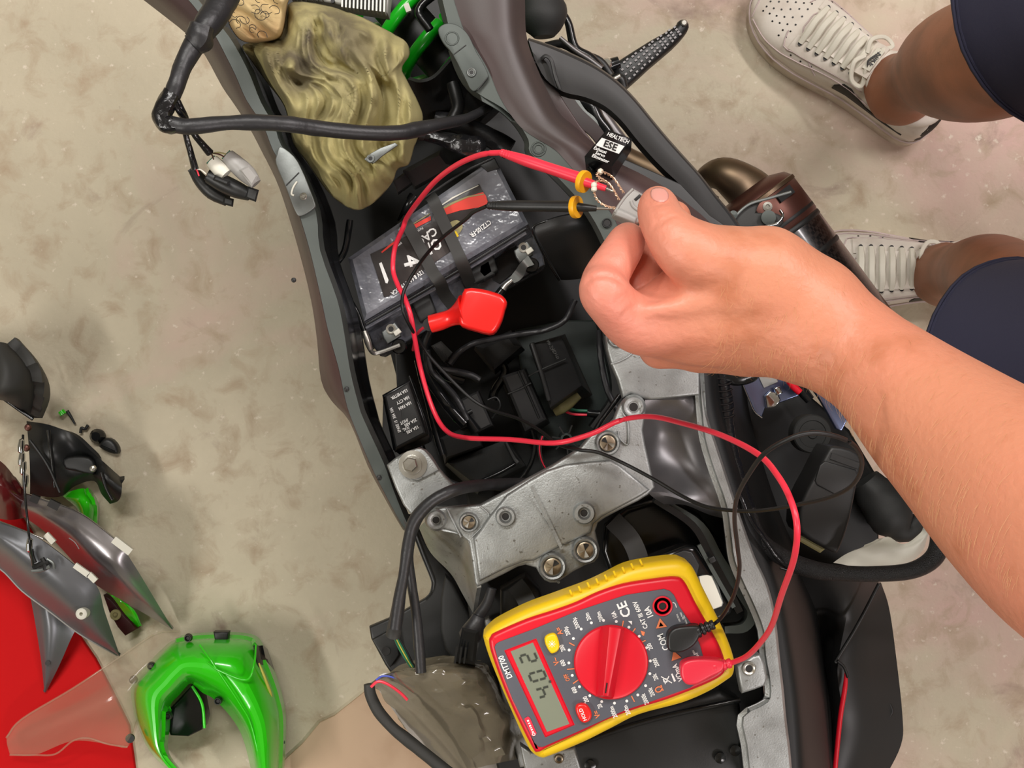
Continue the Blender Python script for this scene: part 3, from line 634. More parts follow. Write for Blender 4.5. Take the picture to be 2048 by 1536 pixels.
mk('sticker', pplate([(1398, 1153), (1414, 1150), (1424, 1153), (1445, 1205), (1443, 1212), (1420, 1221), (1408, 1200)], .6472, .0005, .0002), M['white'], ec, label='blank white sticker')
mk('edge_strip', ribbon([(1398, 1090), (1425, 1140), (1468, 1215)], 8, .004, .649), M['lip'], ec)
mk('clip', pplate([(1416, 1118), (1428, 1112), (1433, 1122), (1421, 1128)], .652, .004, .0006), M['blk'], ec)
for i, (pts, w) in enumerate((([(1030, 1168), (1052, 1200), (1075, 1260)], 36), ([(1225, 1040), (1262, 1080), (1280, 1130), (1275, 1180)], 38))):
    st = mk('rubber_strap', ribbon([(x, y, .618 + .008 * math.sin(k)) for k, (x, y) in enumerate(pts)], w, .003), M['rub'])
    tag(st, ['wide black rubber strap under the lower left arch of the cast bracket', 'wide black rubber strap between cast bracket and top edge of the meter'][i], 'strap')
bp('tub_box', pplate([(1000, 1180), (1050, 1150), (1080, 1180), (1100, 1240), (1000, 1260)], .612, .02, .004), 'blk')
bp('tub_cover', pplate([(1150, 1465), (1300, 1420), (1440, 1380), (1480, 1400), (1500, 1560), (1120, 1560)], .612, .02, .006), 'blk')
bp('tub_rib', ptube([(1060, 1530), (1150, 1490), (1300, 1440), (1480, 1400)], 6, .62), 'gls')
for q in ((1440, 1515), (1470, 1500), (1180, 1530)): bp('tub_bolt', lathe(P((q[0], q[1], .613)), [(.004, 0), (.004, .002), (.001, .003)], 14), 'gls')

# right rear guard and its flap
bp('rear_guard', sheet([[(1560, 1130, .50), (1640, 1150, .52), (1710, 1160, .50), (1762, 1165, .46)], [(1570, 1230, .48), (1640, 1240, .46), (1690, 1250, .49), (1778, 1215, .46)], [(1585, 1320, .46), (1640, 1330, .42), (1675, 1340, .50), (1791, 1303, .46)], [(1590, 1420, .45), (1640, 1430, .42), (1685, 1430, .49), (1805, 1432, .46)], [(1600, 1500, .45), (1640, 1500, .42), (1675, 1500, .49), (1802, 1490, .46)], [(1600, 1570, .45), (1640, 1570, .42), (1662, 1570, .49), (1768, 1560, .46)]], 5, 5, .003), 'blkp', label='black rear side guard')
bp('guard_ridge', ptube([(1758, 1168), (1715, 1250), (1670, 1325)], 4, .505), 'blk')
bp('red_trim_line', ptube([(1692, 1345), (1690, 1375), (1680, 1440), (1668, 1560)], [3, 5, 5, 5], .505), 'redm', label='thin red trim strip')
bp('red_trim_line', ptube([(1675, 1322), (1688, 1334), (1696, 1355)], 3, .508), 'blk')
bp('guard_slot', ptube([(1752, 1366), (1768, 1390), (1784, 1420), (1775, 1438)], 3.5, .466), 'dark')
bp('guard_bolt', lathe(P((1603, 1480, .48)), [(.0075, -.004), (.007, .002), (.004, .005), (.0003, .006)], 20), 'alud')
bp('guard_tab', ribbon([(1628, 1360), (1610, 1395)], 8, .002, .48), 'rub')
bp('tail_shell', panel([[(a - 24, b, .62), (a + 10, b, .61), (a + 45, b + 5, .55), (a + 70, b + 10, .47)] for a, b in ((1420, 740), (1430, 820), (1460, 930), (1495, 1030), (1530, 1110), (1560, 1200), (1578, 1300), (1592, 1400), (1600, 1500), (1604, 1570))], 4, lin=False), 'dark')
bp('tail_floor', pplate([(1420, 730), (1560, 740), (1700, 860), (1760, 960), (1758, 1168), (1560, 1180), (1470, 1000)], .44, .02, .003), 'dark')
# left rear guard
bp('rear_guard', pplate([(806, 1030), (822, 1055), (842, 1110), (858, 1150), (864, 1166), (862, 1184), (852, 1196), (838, 1204), (790, 1232), (738, 1254), (742, 1278), (770, 1330), (780, 1345), (850, 1360), (1000, 1400), (975, 1280), (946, 1226), (902, 1150), (862, 1100), (838, 1056), (825, 1030)], .55, .008, .002), 'blk', label='black left rear guard')
bp('guard_tab', pplate([(744, 1280), (790, 1255), (796, 1290), (798, 1310), (780, 1336)], .556, .006, .001), 'blk')
bp('guard_hole', lathe(P((772, 1302, .5565)), [(.0033, 0), (.0033, .0004), (.0001, .0003)], 14), 'bore')
bp('guard_pad', pplate([(890, 1150), (930, 1210), (946, 1250), (940, 1300), (905, 1320), (880, 1260)], .562, .01, .003, smooth=2), 'blk2')
bp('guard_edge', ptube([(824, 1060), (842, 1108), (860, 1152), (864, 1168), (860, 1186), (850, 1197)], 1.3, .553), 'rub')
# ---------------------------------------------------------------- battery
ZT = .575
bt = thing('battery', 'grey motorcycle battery with black label and red stripes held by two rubber straps', 'battery', P((880, 480, .50)))
A_, B_, C_, D_ = (696, 516), (989, 315), (1056, 446), (728, 640)
mk('case', hexa([(A_[0], A_[1], ZT), (B_[0], B_[1], ZT), (C_[0], C_[1], ZT), (D_[0], D_[1], ZT)], [(700, 520, .49), (990, 322, .49), (1075, 500, .49), (745, 700, .49)], .003), M['batt'], bt)
mk('front_ledge', pplate([(728, 645), (1056, 452), (1085, 505), (1090, 530), (760, 712), (744, 690)], .535, .05, .002), M['batt'], bt)
mk('ledge_lip', ptube([(732, 656), (900, 560), (1052, 466)], 3.2, ZT - .008), M['batt'], bt)
mk('ledge_lip', ptube([(733, 648), (900, 551), (1052, 457)], 3.0, ZT - .002), M['blk'], bt)
for q in ([(958, 512), (985, 502), (996, 540), (968, 560), (955, 545)], [(820, 600), (856, 580), (872, 625), (840, 645)], [(938, 540), (980, 515), (990, 548), (948, 568)]):
    mk('ledge_block', pplate([(x, y) for x, y in q], .556, .02, .002), M['blk2'], bt)
mk('recess', pplate([(978, 520), (1030, 488), (1046, 530), (1000, 568), (985, 560)], .5365, .002, .0005), M['dark'], bt)
mk('back_ridge', ptube([(845, 398), (920, 348), (985, 316)], 3, ZT + .001), M['blk'], bt)
mk('top_corner', pplate([(960, 330), (989, 315), (1000, 336), (975, 344)], ZT + .001, .002, .0008), M['blk'], bt)
LB = pplate([(736, 508), (800, 470), (962, 368), (984, 420), (960, 440), (878, 492), (862, 520), (770, 600), (752, 560)], ZT + .0008, .0006, .0002)
LB = pplate([(741, 508), (795, 482), (862, 444), (866, 424), (958, 368), (976, 402), (955, 412), (912, 452), (900, 480), (905, 500), (800, 572), (778, 592), (768, 594)], ZT + .0008, .0006, .0002)
mk('label', LB, M['battl'], bt)
zl = ZT + .0012
def flat(px, z, m, par, nm='print', sm=0, t=.0003): return mk(nm, pplate(px, z, t, .00005, sm, seg=1), M[m], par, smooth=False)
flat([(764, 506), (790, 486), (800, 474), (792, 480), (778, 490), (762, 504)], zl, 'redp', bt, 'red_stripe')
flat([(826, 450), (845, 440), (861, 432), (862, 440), (828, 458)], zl, 'redp', bt, 'red_stripe')
flat([(824, 448), (860, 426), (860, 428), (825, 450)], zl, 'cream', bt, 'gold_stripe')
flat([(881, 421), (905, 408), (935, 393), (966, 384), (972, 392), (978, 412), (950, 416), (920, 421), (887, 431)], zl, 'redp', bt, 'red_stripe', 0)
flat([(881, 417), (905, 404), (935, 392), (968, 387), (968, 389), (936, 395), (906, 408), (882, 421)], zl + .0003, 'cream', bt, 'gold_stripe')
flat([(880, 411), (905, 394), (930, 382), (957, 370), (957, 371.5), (931, 384), (906, 397), (881, 413)], zl, 'white', bt, 'white_stripe')
AN = 216
for s, q, sz, sx in (('CTZ10S-FR', (961, 457), 13.5, .75), ('12V 8.6AH 190CCA', (815, 565), 12, .78), ('Factory', (838, 461), 7, .9), ('power', (797, 491), 7, .9)):
    text(s, P((q[0], q[1], zl)), sz * sc(zl), AN, M['wht'], bt, sx=sx)
text('CAC', P((853, 473, zl)), 23 * sc(zl), AN + 2, M['wht'], bt, sx=1.0)
text('O/V', P((862, 494, zl)), 32 * sc(zl), AN - 4, M['wht'], bt, sx=.8)
text('4', P((821, 522, zl)), 44 * sc(zl), AN + 70, M['wht'], bt, sx=1.1)
flat([(758, 527), (763, 524), (777, 560), (775, 567), (771, 566)], zl, 'wht', bt, 'side_print')
flat([(896, 450), (903, 443), (914, 440), (923, 446), (925, 456), (915, 470), (902, 470), (898, 462)], zl + .0002, 'cream', bt, 'sticker', 2)
flat([(902, 466), (912, 462), (918, 472), (907, 479)], zl + .0004, 'yelb', bt, 'sticker')
# terminals
for k, (tx, ty, tz) in enumerate(((781, 660, .56), (1046, 497, .56))):
    t_ = mk('terminal', pplate([(tx - 18, ty + 4), (tx + 8, ty - 16), (tx + 16, ty - 4), (tx + 20, ty + 12), (tx - 6, ty + 28), (tx - 14, ty + 16)], tz, .012, .001), M['plate'], bt, label='metal battery terminal')
    boss(P((tx + 1, ty - 2, tz + .0002)), .0032, .0026, .0006, M['bolt'], t_, 'terminal_hole', M['bore'])
    mk('terminal_nut', pplate([(tx + 4, ty + 4), (tx + 16, ty - 4), (tx + 22, ty + 4), (tx + 10, ty + 13)], tz + .003, .004, .0008), M['white'], t_)
    mk('terminal_screw', lathe(P((tx + 17, ty + 33, tz - .002)), [(.0058, -.012), (.0058, 0), (.005, .0012), (.0028, .0012), (.0028, -.0015), (.0001, -.0015)], 20), M['gls'], t_)
# negative lug, strap and sleeve
ng = thing('negative_cable_lug', 'bent metal cable lug bolted to the right battery terminal', 'cable lug', P((1040, 540, .56)))
mk('lug', ribbon([(1062, 520, .566), (1048, 530, .564), (1040, 545, .556), (1030, 556, .555), (1020, 562, .555)], [22, 16, 20, 18, 10], .0015), M['plate'], ng)
mk('crimp', ptube([(1024, 560), (1012, 570), (1006, 578)], [5, 6, 7], .556), M['bolt'], ng)
mk('sleeve', ptube([(1010, 574), (1000, 586), (985, 610), (990, 640)], [8, 9, 9, 8], .55), M['gls'], ng)
pg = thing('positive_cable_lug', 'thin bent metal strip bolted to the left battery terminal', 'cable lug', P((760, 690, .55)))
mk('lug', tube(PP([(727, 664, .57), (733, 680, .57), (742, 702, .565), (755, 706, .562), (790, 694, .562), (800, 690, .562)]), .0016, 8), M['bolt'], pg)
mk('crimp', ptube([(729, 662), (735, 682), (741, 700)], [5, 7, 5], .574), M['bolt'], pg)
mk('cable', ptube([(700, 600), (715, 625), (724, 650), (729, 664)], [5, 4.5, 4.5, 5], .57), M['gls'], pg)
for i, px in enumerate(([(798, 440, .56), (812, 446, .582), (838, 492, .581), (866, 545, .580), (880, 565, .578), (890, 590, .560), (912, 618, .545), (925, 640, .53)], [(850, 388, .56), (864, 396, .582), (885, 440, .581), (912, 498, .580), (925, 528, .578), (938, 562, .560), (950, 586, .54)])):
    tag(mk('battery_strap', ribbon(px, [22, 24, 24, 24, 25, 26, 26, 24] if i == 0 else [24, 24, 24, 24, 26, 24, 22], .002), M['rub']), ['flat black rubber strap crossing the left half of the battery', 'flat black rubber strap crossing the middle of the battery beside the red stripe'][i], 'strap', 'rubber straps over the battery')
# red terminal boot
rb = thing('terminal_boot', 'shiny red rubber terminal cover with a tubular neck', 'terminal cover', P((940, 625, .60)))
mk('hood', pplate([(929, 577), (960, 577), (992, 585), (1006, 592), (1014, 604), (1010, 618), (1004, 640), (992, 662), (978, 668), (950, 661), (922, 652), (917, 640), (916, 622), (922, 600)], .615, .03, .0035, smooth=2, seg=4), M['red'], rb)
mk('neck', ptube([(861, 648, .597), (880, 643, .598), (900, 636, .600), (915, 630, .602), (932, 624, .604)], [18, 18, 17, 22, 36], n=18), M['red'], rb)
mk('neck_bore', disc(P((859, 649, .597)), .0048, .001), M['bore'], rb)
mk('lead', ptube([(880, 648, .597), (862, 650, .598), (846, 656, .585), (832, 672, .57), (826, 700, .55)], 3, n=8), M['pink'], rb)
# loose lid block (relay cover) right of the battery
bc = tag(mk('terminal_shroud', sheet([[(1066, 452, .605), (1110, 436, .612), (1150, 428, .612), (1178, 424, .605)], [(1078, 480, .60), (1118, 468, .606), (1160, 458, .606), (1196, 452, .60)], [(1100, 520, .575), (1130, 515, .58), (1170, 505, .58), (1212, 495, .575)], [(1122, 560, .55), (1140, 560, .55), (1170, 555, .55), (1200, 540, .55)]], 5, 4, .003), M['blk']), 'smooth black plastic shroud between the battery and the fingers', 'cover')
tube_ = mk('shroud_edge', ptube([(1140, 430, .609), (1100, 440, .609), (1068, 452, .607), (1068, 470, .602), (1090, 515, .58), (1118, 560, .552)], 2.2), M['gls'], bc)

# ---------------------------------------------------------------- fuse box and relays
ZF = .585
fb = thing('fuse_box', 'black fuse box lid printed with white amp ratings', 'fuse box', P((810, 830, .55)))
mk('lid', hexa([(770, 792, ZF), (816, 765, ZF), (850, 866, ZF), (792, 896, ZF)], [(766, 796, ZF - .03), (824, 762, ZF - .03), (860, 872, ZF - .03), (790, 905, ZF - .03)], .001), M['blkp'], fb)
mk('base', pplate([(764, 790), (822, 758), (862, 872), (858, 886), (800, 910), (786, 900)], ZF - .02, .03, .002), M['gls'], fb)
mk('latch', ptube([(818, 752), (832, 790), (850, 840), (858, 868)], 2, ZF - .012), M['gls'], fb)
mk('raised_window', pplate([(800, 796), (818, 788), (842, 850), (806, 866)], ZF + .0006, .0006, .0003), M['blk2'], fb)
zf = ZF + .0009
for s, q in (('15A METER', (799, 788)), ('10A CTY', (806, 800)), ('10A FAN', (810, 811)), ('25A ABS', (821, 845)), ('/MOT', (808, 843)), ('15A ABS', (825, 859)), ('/VAL', (812, 857))):
    text(s, P((q[0], q[1], zf)), 8.8 * sc(zf), 208, M['wht'], fb, sx=.85 if len(s) > 5 else .8)
text('SPARE 15  30A 10A', P((791, 840, zf)), 8.6 * sc(zf), 110, M['wht'], fb, sx=.74)
def relay(nm, lab, top, bot, ridge=True, m='blkp', bev=.002):
    r_ = thing(nm, lab, 'relay', P(bot[0]))
    mk('case', hexa(top, bot, bev), M[m], r_)
    return r_
r1 = relay('relay', 'ribbed black relay with embossed print and green and pink leads', [(1062, 688, .535), (1122, 672, .53), (1162, 770, .52), (1100, 815, .525)], [(1058, 690, .47), (1130, 668, .47), (1185, 790, .465), (1110, 830, .465)])
mk('case_rib', ptube([(1064, 686, .536), (1082, 742, .533), (1098, 800, .528)], 5), M['blkp'], r1)
mk('case_step', ptube([(1058, 752, .527), (1085, 738, .534), (1132, 718, .53)], 1.8), M['blk2'], r1)
for k in range(4): text('1F140A2'[:6 - k % 2], P((1100 + k * 6, 690 + k * 9, .5352)), 8 * sc(.53), 115, M['rub'], r1, sx=.9) if k < 3 else None
mk('connector_base', ptube([(1108, 825, .50), (1130, 812, .50), (1158, 790, .50)], [9, 12, 8]), M['cream'], r1)
mk('lead', ptube([(1125, 812, .495), (1150, 820, .49), (1175, 822, .49)], 3, n=8), M['grnw'], r1)
mk('lead', ptube([(1120, 818, .495), (1145, 828, .49), (1175, 830, .49)], 2.5, n=8), M['pink'], r1)
mk('lead_sleeve', ptube([(1174, 826, .49), (1200, 828, .49), (1215, 820, .49)], 8), M['gls'], r1)
r2 = relay('relay', 'long black relay standing left of the printed relay', [(1004, 752, .53), (1048, 738, .53), (1092, 838, .52), (1050, 862, .52)], [(1000, 756, .46), (1052, 736, .46), (1100, 846, .46), (1050, 880, .46)])
mk('case_groove', ptube([(1036, 742, .531), (1058, 790, .526), (1078, 836, .521)], 2.4), M['dark'], r2)
mk('case_step', ptube([(1016, 788, .527), (1040, 778, .528), (1062, 766, .528)], 1.6), M['blk2'], r2)
r3 = relay('relay', 'round cornered black relay lying under the red terminal cover', [(950, 692, .53), (1020, 664, .535), (1042, 692, .53), (988, 738, .525)], [(948, 700, .48), (1022, 660, .48), (1050, 700, .48), (990, 750, .48)], bev=.004)
cn = thing('connector', 'black two way plug lying left of the long relay', 'connector', P((960, 840, .50)))
mk('shell', hexa([(920, 800, .52), (955, 782, .52), (985, 850, .52), (948, 868, .52)], [(918, 802, .48), (958, 780, .48), (990, 855, .48), (946, 876, .48)], .0015), M['blkp'], cn)
mk('cap', ptube([(928, 826, .525), (952, 862, .522)], [8, 12], n=14), M['gls'], cn)
mk('collar', ptube([(924, 832, .527), (944, 822, .527)], 5), M['blk'], cn)
mk('latch', ptube([(975, 800, .525), (992, 795, .525), (1000, 812, .525), (985, 836, .52)], 2.2), M['blk'], cn)
c2 = thing('connector', 'flat black block at the foot of the bay under the red lead', 'connector', P((950, 900, .49)))
mk('shell', hexa([(880, 876, .52), (950, 846, .52), (962, 890, .515), (892, 914, .515)], [(878, 880, .46), (955, 842, .46), (970, 900, .46), (890, 930, .46)], .002), M['blkp'], c2)
mk('body', hexa([(895, 925, .50), (1010, 880, .50), (1050, 930, .495), (960, 975, .495)], [(890, 930, .45), (1015, 875, .45), (1060, 940, .45), (955, 990, .45)], .003), M['blk2'], c2)
mk('tab', ptube([(1012, 885, .505), (1028, 915, .505), (1036, 925, .505)], [4, 5, 6]), M['blk'], c2)
mk('edge', ptube([(962, 962, .502), (1000, 945, .503), (1030, 928, .502)], 4), M['gls'], c2)
tgc = thing('tagged_plug', 'small dark plug with a scratched grey code tag below the battery', 'connector', P((895, 700, .53)))
mk('tag', hexa([(862, 692, .545), (882, 682, .545), (905, 705, .54), (888, 726, .54)], [(862, 692, .52), (882, 682, .52), (905, 705, .52), (888, 726, .52)]), M['rub'], tgc)
for k in range(4): mk('tag_mark', bar(P((872 + k * 6, 694 + k * 4, .5455)), P((878 + k * 6, 708 + k * 4, .543)), .0006, .0006), M['blk'], tgc)
mk('shell', ptube([(880, 730, .535), (900, 750, .53), (930, 760, .53)], [13, 15, 12]), M['gls'], tgc)
for i, (px, r, z) in enumerate((
    ([(900, 728), (918, 705), (945, 688), (985, 678), (1040, 668), (1090, 660), (1130, 640), (1150, 600)], 6, .545),
    ([(870, 640), (850, 690), (852, 740), (880, 790), (905, 822), (930, 848)], 11, .53),
    ([(855, 700), (862, 740), (890, 770), (915, 800), (935, 840)], 6, .545),
    ([(835, 720), (845, 760), (858, 810), (870, 860), (885, 910)], 7, .515),
    ([(960, 760), (940, 750), (905, 742), (880, 738)], 7, .54),
    ([(1000, 720), (1010, 745), (990, 780), (985, 800)], 9, .50),
    ([(840, 890), (858, 930), (890, 960), (930, 975), (980, 968)], 8, .50),
    ([(1060, 850), (1070, 890), (1060, 930), (1040, 960)], 5, .50),
    ([(1198, 660), (1202, 720), (1215, 780), (1240, 830)], 6, .50),
    ([(1240, 790), (1222, 815), (1200, 845), (1185, 870)], 5, .54),
    ([(870, 240), (920, 250), (980, 275), (1020, 300)], 20, .52),
    ([(700, 440), (690, 500), (670, 540), (690, 600), (715, 650)], 7, .56))):
    LAB = ['thin black cable arching below the red terminal cover', 'thick black cable looping left of the tagged plug', 'slim black cable beside the black test lead in the bay', 'black cable running past the fuse box', 'short glossy cable ending at the tagged plug', 'black cable disappearing between the two relays', 'black cable in front of the fuse box and silver flange', 'slim cable dropping behind the long relay', 'taped cable along the right wall of the electrics bay', 'short black cable by the top lobe of the cast bracket', 'fat black hose under the main loom tail', 'slim black cable between left rail and battery']
    tag(mk('cable', ptube(px, r, z, wob=.1), M['gls' if i % 2 else 'tape']), LAB[i], 'cable')
for i, (c, a) in enumerate((('bluw', 0), ('pink', 3), ('grnw', 6))):
    tag(mk('lead', ptube([(1082 + a, 872), (1076 + a, 895), (1080 + a, 920), (1090 + a, 940)], 1.5, .52, n=6), M[['blk', 'pink', 'blk'][i]]), ['thin black lead left of the pink one below the long relay', 'thin pink lead below the long relay', 'thin black lead right of the pink one below the long relay'][i], 'wire')
sf = thing('star_clip', 'small grey green star shaped plastic clip in the bay floor', 'clip', P((1133, 876, .50)))
mk('post', lathe(P((1133, 878, .52)), [(.0046, -.05), (.0046, 0), (.003, 0), (.003, -.006), (.0001, -.006)], 16), M['teal'], sf)
for k in range(7):
    a = k * 2 * math.pi / 7 + .3; c = P((1133, 878, .518)); d = Vector((math.cos(a), math.sin(a), 0))
    mk('fin', bar(c + d * .0046, c + d * .0115, .0012, .006), M['blk'], sf, smooth=False)
# connectors and sleeves behind the battery
pk = thing('connector', 'square black plug behind the back edge of the battery', 'connector', P((830, 350, .55)))
mk('shell', hexa([(786, 362, .59), (812, 342, .59), (826, 362, .58), (796, 384, .58)], [(786, 362, .55), (812, 342, .55), (830, 366, .55), (796, 390, .55)]), M['blkp'], pk)
mk('plug_body', hexa([(806, 340, .60), (880, 300, .60), (905, 330, .59), (830, 372, .59)], [(806, 344, .55), (880, 300, .55), (910, 336, .55), (830, 380, .55)], .003), M['blk'], pk)
mk('cable_sleeve', ptube([(828, 392, .57), (815, 410, .57), (800, 440, .56)], [11, 8, 6]), M['gls'], pk)
ph = thing('taped_joint', 'bulging black taped cable joint under the main loom', 'cable joint', P((900, 285, .6)))
mk('joint', ptube([(845, 270), (868, 275), (900, 283), (930, 290), (960, 290), (972, 288)], [11, 12, 16, 20, 18, 6], .615, wob=.25), M['gtape'], ph)
mk('open_end', lathe(P((846, 270, .615)), [(.0001, .0), (.0046, 0), (.0046, .004), (.003, .0042)], 14, axis=(-1, .1, .5)), M['bore'], ph)

# ---------------------------------------------------------------- main loom over the rag
lm = thing('wiring_loom', 'thick grey taped wiring loom bent out over the left rail', 'wiring loom', P((390, 240, .75)))
mk('sleeve', ptube([(462, -40, .70), (446, 0, .71), (420, 42, .72), (396, 78, .725), (370, 122, .73), (354, 165, .735), (345, 192, .735)], [30, 29, 27, 23, 20, 19, 17], n=16, wob=.12), M['tape'], lm)
mk('sleeve_end', ptube([(404, 52, .728), (395, 80, .728), (386, 90, .728)], [27, 25, 22], n=16, wob=.3), M['tape'], lm)
mk('elbow', ptube([(346, 186, .735), (334, 205, .735), (325, 225, .735), (328, 243, .735), (345, 251, .735), (362, 252, .735)], [19, 20, 17, 17, 18, 17], n=16, wob=.35), M['gtape'], lm)
mk('sleeve', ptube([(340, 248, .735), (362, 252, .735), (383, 253, .735), (441, 247, .73), (500, 245, .725), (573, 248, .72), (632, 256, .71), (719, 265, .70), (793, 266, .69), (837, 258, .68), (880, 248, .67), (930, 238, .65), (976, 215, .62)], [17, 17.5, 16.5, 15, 16, 16.5, 16, 15.5, 15, 16, 13, 10, 8], n=16, wob=.10), M['tape'], lm)
for px, r in (([(352, 190, .735), (362, 215, .73), (372, 240, .722), (371, 266, .715), (380, 300, .71), (390, 338, .705)], 6.5), ([(345, 190, .735), (356, 220, .733), (380, 250, .72), (391, 272, .715), (406, 290, .71), (420, 306, .705)], 7)):
    mk('branch', ptube(px, [4, 6, r, r, r, r + 1], n=10, wob=.1), M['gtape'], lm)
for k, (a, b) in enumerate((((391, 338), (398, 352)), ((421, 306), (428, 322)), ((424, 306), (455, 318)), ((420, 308), (452, 308)), ((393, 338), (412, 348)))):
    mk('wire', ptube([(a[0], a[1]), ((a[0] + b[0]) / 2, (a[1] + b[1]) / 2 - 3), b], 1.5, .704, n=6), M[['pink', 'brz', 'brz', 'cream', 'white'][k]], lm)
def plug(nm, lab, px, r, m, z, endm=None):
    t = thing(nm, lab, 'connector', P((px[0][0], px[0][1], z)))
    mk('shell', ptube(px, r, z, n=14, sm=3), M[m], t)
    p0 = P(px[0], z); d = (P(px[1], z) - p0).normalized()
    for s in (-.4, .4):
        sd = Vector((-d.y, d.x, 0)) * r[0] * sc(z) * s
        mk('seal', tube([p0 + sd + Vector((0, 0, .001)) - d * .0015, p0 + sd + d * .002], .0018, 8, 1), M['grnw' if endm is None else endm], t)
    return t
g1 = plug('connector', 'clear white plug hanging on the loom, left of the grey plug', [(424, 322), (440, 338), (452, 350)], [14, 16, 14], 'white', .70)
g2 = plug('connector', 'grey plug hanging on the loom', [(455, 312), (474, 330), (496, 350), (512, 368)], [15, 18, 18, 12], 'grcon', .70)
mk('latch', hexa([(478, 340, .712), (498, 330, .712), (516, 352, .71), (504, 374, .71)], [(478, 340, .70), (498, 330, .70), (516, 352, .70), (504, 374, .70)]), M['grcon'], g2)
b1 = plug('connector', 'black plug hanging on the loom, nearest the grey plug', [(418, 352), (445, 366), (475, 380), (500, 390)], [15, 18, 17, 12], 'blk', .695, 'blk')
mk('latch', hexa([(495, 372, .70), (518, 380, .70), (512, 404, .70), (490, 396, .70)], [(495, 372, .69), (518, 380, .69), (512, 404, .69), (490, 396, .69)]), M['blk'], b1)
mk('latch', hexa([(430, 350, .708), (460, 362, .708), (455, 372, .708), (425, 360, .708)], [(430, 350, .70), (460, 362, .70), (455, 372, .70), (425, 360, .70)]), M['blk'], b1)
b2 = plug('connector', 'black plug hanging on the loom, lowest of the four', [(386, 340), (402, 362), (425, 385), (455, 402)], [10, 14, 15, 11], 'blk', .685, 'blk')
mk('latch', hexa([(448, 392, .69), (468, 398, .69), (466, 414, .69), (445, 408, .69)], [(448, 392, .68), (468, 398, .68), (466, 414, .68), (445, 408, .68)]), M['blk'], b2)

# ---------------------------------------------------------------- rags
def rag(name, outline, z0, zh, m, seed, ax, folds=9.0, nr=52, na=160, amp=.0125):
    ol = cat([(x, y) for x, y in outline], 12, True)
    cx_ = sum(p[0] for p in ol) / len(ol); cy_ = sum(p[1] for p in ol) / len(ol)
    L = len(ol); V = []; ca, sa = math.cos(ax), math.sin(ax)
    def hgt(x, y, r):
        u = (x * ca + y * sa) / 100.0; v = (-x * sa + y * ca) / 100.0
        w = noise.noise(Vector((u * .9, v * .7, seed))) * 1.4
        q = noise.noise(Vector((u * .55 + w * .35, v * 2.2 + w * .9, seed + 5)))
        q2 = noise.noise(Vector((u * 1.3 + w, v * 4.5 + w * 1.6, seed + 9)))
        q3 = noise.noise(Vector((u * 3.5, v * 7.0 + w * 2, seed + 13)))
        rid = (1 - abs(q) * 2.6); rid2 = (1 - abs(q2) * 2.4)
        return amp * (rid * 1.15 + rid2 * .55 + q3 * .32) + .006 * w
    for i in range(nr + 1):
        r = (i / nr) ** .75
        for k in range(na):
            p = ol[int(k * L / na) % L]; x = cx_ + (p[0] - cx_) * r; y = cy_ + (p[1] - cy_) * r
            ed = max(0.0, (r - .80) / .20)
            z = z0 + zh * (1 - r ** 3 * .35) + hgt(x, y, r) - .030 * ed ** 2.2
            V.append(P((x, y, z)))
        
    Fc = []
    for i in range(nr):
        for k in range(na):
            a, b = i * na + k, i * na + (k + 1) % na; Fc.append((a, a + na, b + na, b))
    # underside closes the bundle
    c = P((cx_, cy_, z0 - .02)); V.append(c); n = len(V) - 1
    for k in range(na): Fc.append((nr * na + k, n, nr * na + (k + 1) % na))
    return mk(name, (V, Fc), m, ang=180)
M['rag'] = cloth_mat('olive_rag_cloth', (184, 174, 122), (158, 148, 98), (70, 60, 58), (-.016, .036), .075)
M['rag2'] = mat('patterned_cloth', (196, 172, 124), .85, spots=[((178, 142, 96), 14, .45, .65)], bump=(1300, .3, .0005))
r_a = rag('rag', [(484, 92), (500, 118), (530, 160), (566, 208), (577, 245), (588, 290), (612, 322), (632, 352), (656, 384), (684, 408), (712, 420), (738, 412), (766, 388), (786, 362), (796, 338), (818, 328), (828, 296), (846, 244), (838, 208), (814, 160), (804, 136), (820, 108), (812, 84), (788, 68), (762, 54), (728, 36), (690, 22), (640, 8), (584, 4), (568, 30), (566, 66), (540, 80), (510, 84)], .615, .030, M['rag'], 3.1, math.radians(72))
tag(r_a, 'crumpled olive rag with dark grease stains stuffed between the frame rails', 'rag')
r_b = rag('rag', [(452, -40), (454, 20), (458, 48), (476, 76), (500, 86), (536, 84), (560, 76), (570, 50), (575, 10), (580, -40)], .635, .018, M['rag2'], 8.4, math.radians(20), nr=24, na=90, amp=.006)
tag(r_b, 'pale orange rag with curly line pattern at the top edge of the frame', 'rag')
for k in range(16):
    x, y = random.uniform(466, 560), random.uniform(-5, 74); rr = random.uniform(6, 13); a0 = random.uniform(0, 6)
    mk('pattern_line', ptube([(x + rr * math.cos(a0 + t), y + rr * .8 * math.sin(a0 + t * 1.1)) for t in (0, .8, 1.6, 2.4, 3.2, 4.2)], .7, .667, n=5, sm=3), M['bore'], r_b)
tab = tag(mk('metal_tab', pplate([(728, 318), (742, 306), (760, 296), (790, 285), (796, 290), (764, 312), (748, 326), (738, 326)], .655, .002, .0005), M['plate']), 'small bent metal tab lying on the lower end of the olive rag', 'tab')
boss(P((741, 317, .6555)), .0026, .0018, .0006, M['plate'], tab, 'hole_rim', M['bore'])

